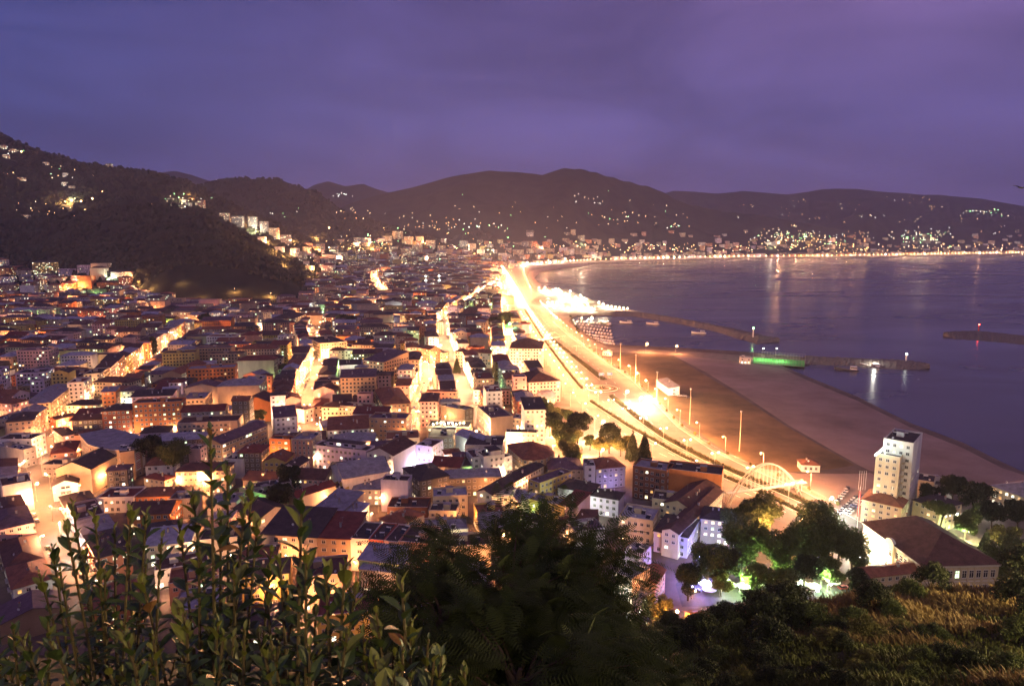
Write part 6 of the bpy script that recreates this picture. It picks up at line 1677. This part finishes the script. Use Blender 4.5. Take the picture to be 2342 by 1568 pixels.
# bird at the right edge
def bird():
    p=ald(2334,430,60);r=bpy.data.objects
    b=MB();m=mat('bird_feathers',(.02,.02,.025),.8);b.tube([(-.35,0,0),(-.15,0,.02),(.1,0,.03),(.28,0,.03),(.36,0,.02)],[.01,.06,.07,.04,.008],m,8)
    for s in(1,-1):b.poly([(-.1,0,.04),(.12,0,.05),(.05,s*.4,.16),(-.08,s*.75,.1),(-.1,s*.4,.12)],m)
    o=b.build('bird',None,p);o.rotation_euler=(.2,.15,.3);tag(o,'dark bird gliding at the right edge of the sky','bird')
bird()
# ---------------------------------------------------------------- camera, sky, render
cd=bpy.data.cameras.new('camera');cam=bpy.data.objects.new('camera',cd);C.objects.link(cam)
cd.sensor_width=36;cd.lens=36*F/2342;cam.location=(0,0,H);cam.rotation_euler=(PI/2-TH,0,0);cd.clip_start=.1;cd.clip_end=40000
cd.dof.use_dof=True;cd.dof.focus_distance=300;cd.dof.aperture_fstop=7
sc=bpy.context.scene;sc.camera=cam
w=bpy.data.worlds.new('World');sc.world=w;w.use_nodes=True;N=w.node_tree.nodes;L=w.node_tree.links
bg=N['Background']
tc=N.new('ShaderNodeTexCoord');sp=N.new('ShaderNodeSeparateXYZ');L.new(tc.outputs['Generated'],sp.inputs[0])
def ramp(src,stops):
    r=N.new('ShaderNodeValToRGB');e=r.color_ramp.elements
    while len(e)<len(stops):e.new(.5)
    for q,(p,c) in zip(e,stops):q.position=p;q.color=(*c,1)
    L.new(src,r.inputs[0]);return r.outputs[0]
# elevation ramps for the blue left side and the mauve right side
zz=N.new('ShaderNodeMapRange');zz.inputs[1].default_value=0;zz.inputs[2].default_value=.5;L.new(sp.outputs[2],zz.inputs[0])
lf=ramp(zz.outputs[0],[(0,(.055,.054,.15)),(.3,(.036,.052,.195)),(.62,(.029,.042,.18)),(1,(.034,.033,.135))])
rt=ramp(zz.outputs[0],[(0,(.10,.075,.205)),(.3,(.098,.08,.255)),(.62,(.118,.074,.205)),(1,(.16,.07,.155))])
xx=N.new('ShaderNodeMapRange');xx.inputs[1].default_value=-.55;xx.inputs[2].default_value=.55;L.new(sp.outputs[0],xx.inputs[0])
mp=N.new('ShaderNodeMapping');mp.inputs['Scale'].default_value=(2.2,2.2,8);L.new(tc.outputs['Generated'],mp.inputs[0])
no=N.new('ShaderNodeTexNoise');no.inputs['Scale'].default_value=1.3;no.inputs['Detail'].default_value=7;no.inputs['Distortion'].default_value=.6;L.new(mp.outputs[0],no.inputs['Vector'])
ad=N.new('ShaderNodeMath');ad.operation='MULTIPLY_ADD';L.new(no.outputs[0],ad.inputs[0]);ad.inputs[1].default_value=.5;ad.inputs[2].default_value=-.25
a2=N.new('ShaderNodeMath');a2.operation='ADD';L.new(xx.outputs[0],a2.inputs[0]);L.new(ad.outputs[0],a2.inputs[1]);a2.use_clamp=True
mx=N.new('ShaderNodeMix');mx.data_type='RGBA';L.new(a2.outputs[0],mx.inputs[0]);L.new(lf,mx.inputs[6]);L.new(rt,mx.inputs[7])
# cloud brightness
cr=N.new('ShaderNodeMapRange');cr.inputs[1].default_value=.3;cr.inputs[2].default_value=.7;cr.inputs[3].default_value=.74;cr.inputs[4].default_value=1.22;L.new(no.outputs[0],cr.inputs[0])
m2=N.new('ShaderNodeVectorMath');m2.operation='SCALE';L.new(mx.outputs[2],m2.inputs[0]);L.new(cr.outputs[0],m2.inputs['Scale'])
# unseen sky behind the camera brightened, as an afterglow, to light roofs and facades
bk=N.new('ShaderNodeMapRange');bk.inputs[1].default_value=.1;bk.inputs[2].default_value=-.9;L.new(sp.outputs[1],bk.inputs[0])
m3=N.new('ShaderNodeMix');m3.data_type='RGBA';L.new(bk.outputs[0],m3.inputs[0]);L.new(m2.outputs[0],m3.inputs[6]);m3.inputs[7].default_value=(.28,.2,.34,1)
# a little real twilight scatter
sky=N.new('ShaderNodeTexSky');sky.sky_type='NISHITA';sky.sun_disc=False;sky.sun_elevation=math.radians(-3);sky.sun_rotation=math.radians(200)
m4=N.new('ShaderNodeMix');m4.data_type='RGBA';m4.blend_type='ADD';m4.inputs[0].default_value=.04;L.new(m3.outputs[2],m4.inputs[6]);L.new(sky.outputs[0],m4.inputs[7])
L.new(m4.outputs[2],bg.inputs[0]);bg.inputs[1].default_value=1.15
# haze
def haze():
    m=bpy.data.materials.new('haze_air');m.use_nodes=True;n=m.node_tree.nodes;l=m.node_tree.links;n.remove(n['Principled BSDF'])
    v=n.new('ShaderNodeVolumePrincipled');v.inputs['Density'].default_value=HAZE;v.inputs['Color'].default_value=(.62,.66,1,1);v.inputs['Anisotropy'].default_value=0
    l.new(v.outputs[0],n['Material Output'].inputs['Volume'])
    b=MB();b.box(-14000,15000,-300,14000,-8,1100,m);o=b.build('haze');tag(o,'thin dusk haze over town and bay','haze',kind='stuff')
HAZE=6e-5
if USE_HAZE:haze()
sc.view_settings.view_transform='Standard';sc.view_settings.look='None';sc.view_settings.gamma=1;sc.view_settings.exposure=EXPO
cy=sc.cycles;sc.render.engine='CYCLES';cy.use_denoising=True;cy.denoiser='OPENIMAGEDENOISE';cy.max_bounces=4;cy.diffuse_bounces=2;cy.glossy_bounces=2;cy.transmission_bounces=2;cy.volume_bounces=0;cy.transparent_max_bounces=4
cy.sample_clamp_indirect=8;cy.use_light_tree=True;cy.use_adaptive_sampling=True;cy.adaptive_threshold=.04;cy.adaptive_min_samples=16;cy.caustics_reflective=False;cy.caustics_refractive=False
print('lights',NL,'objects',len(bpy.data.objects))
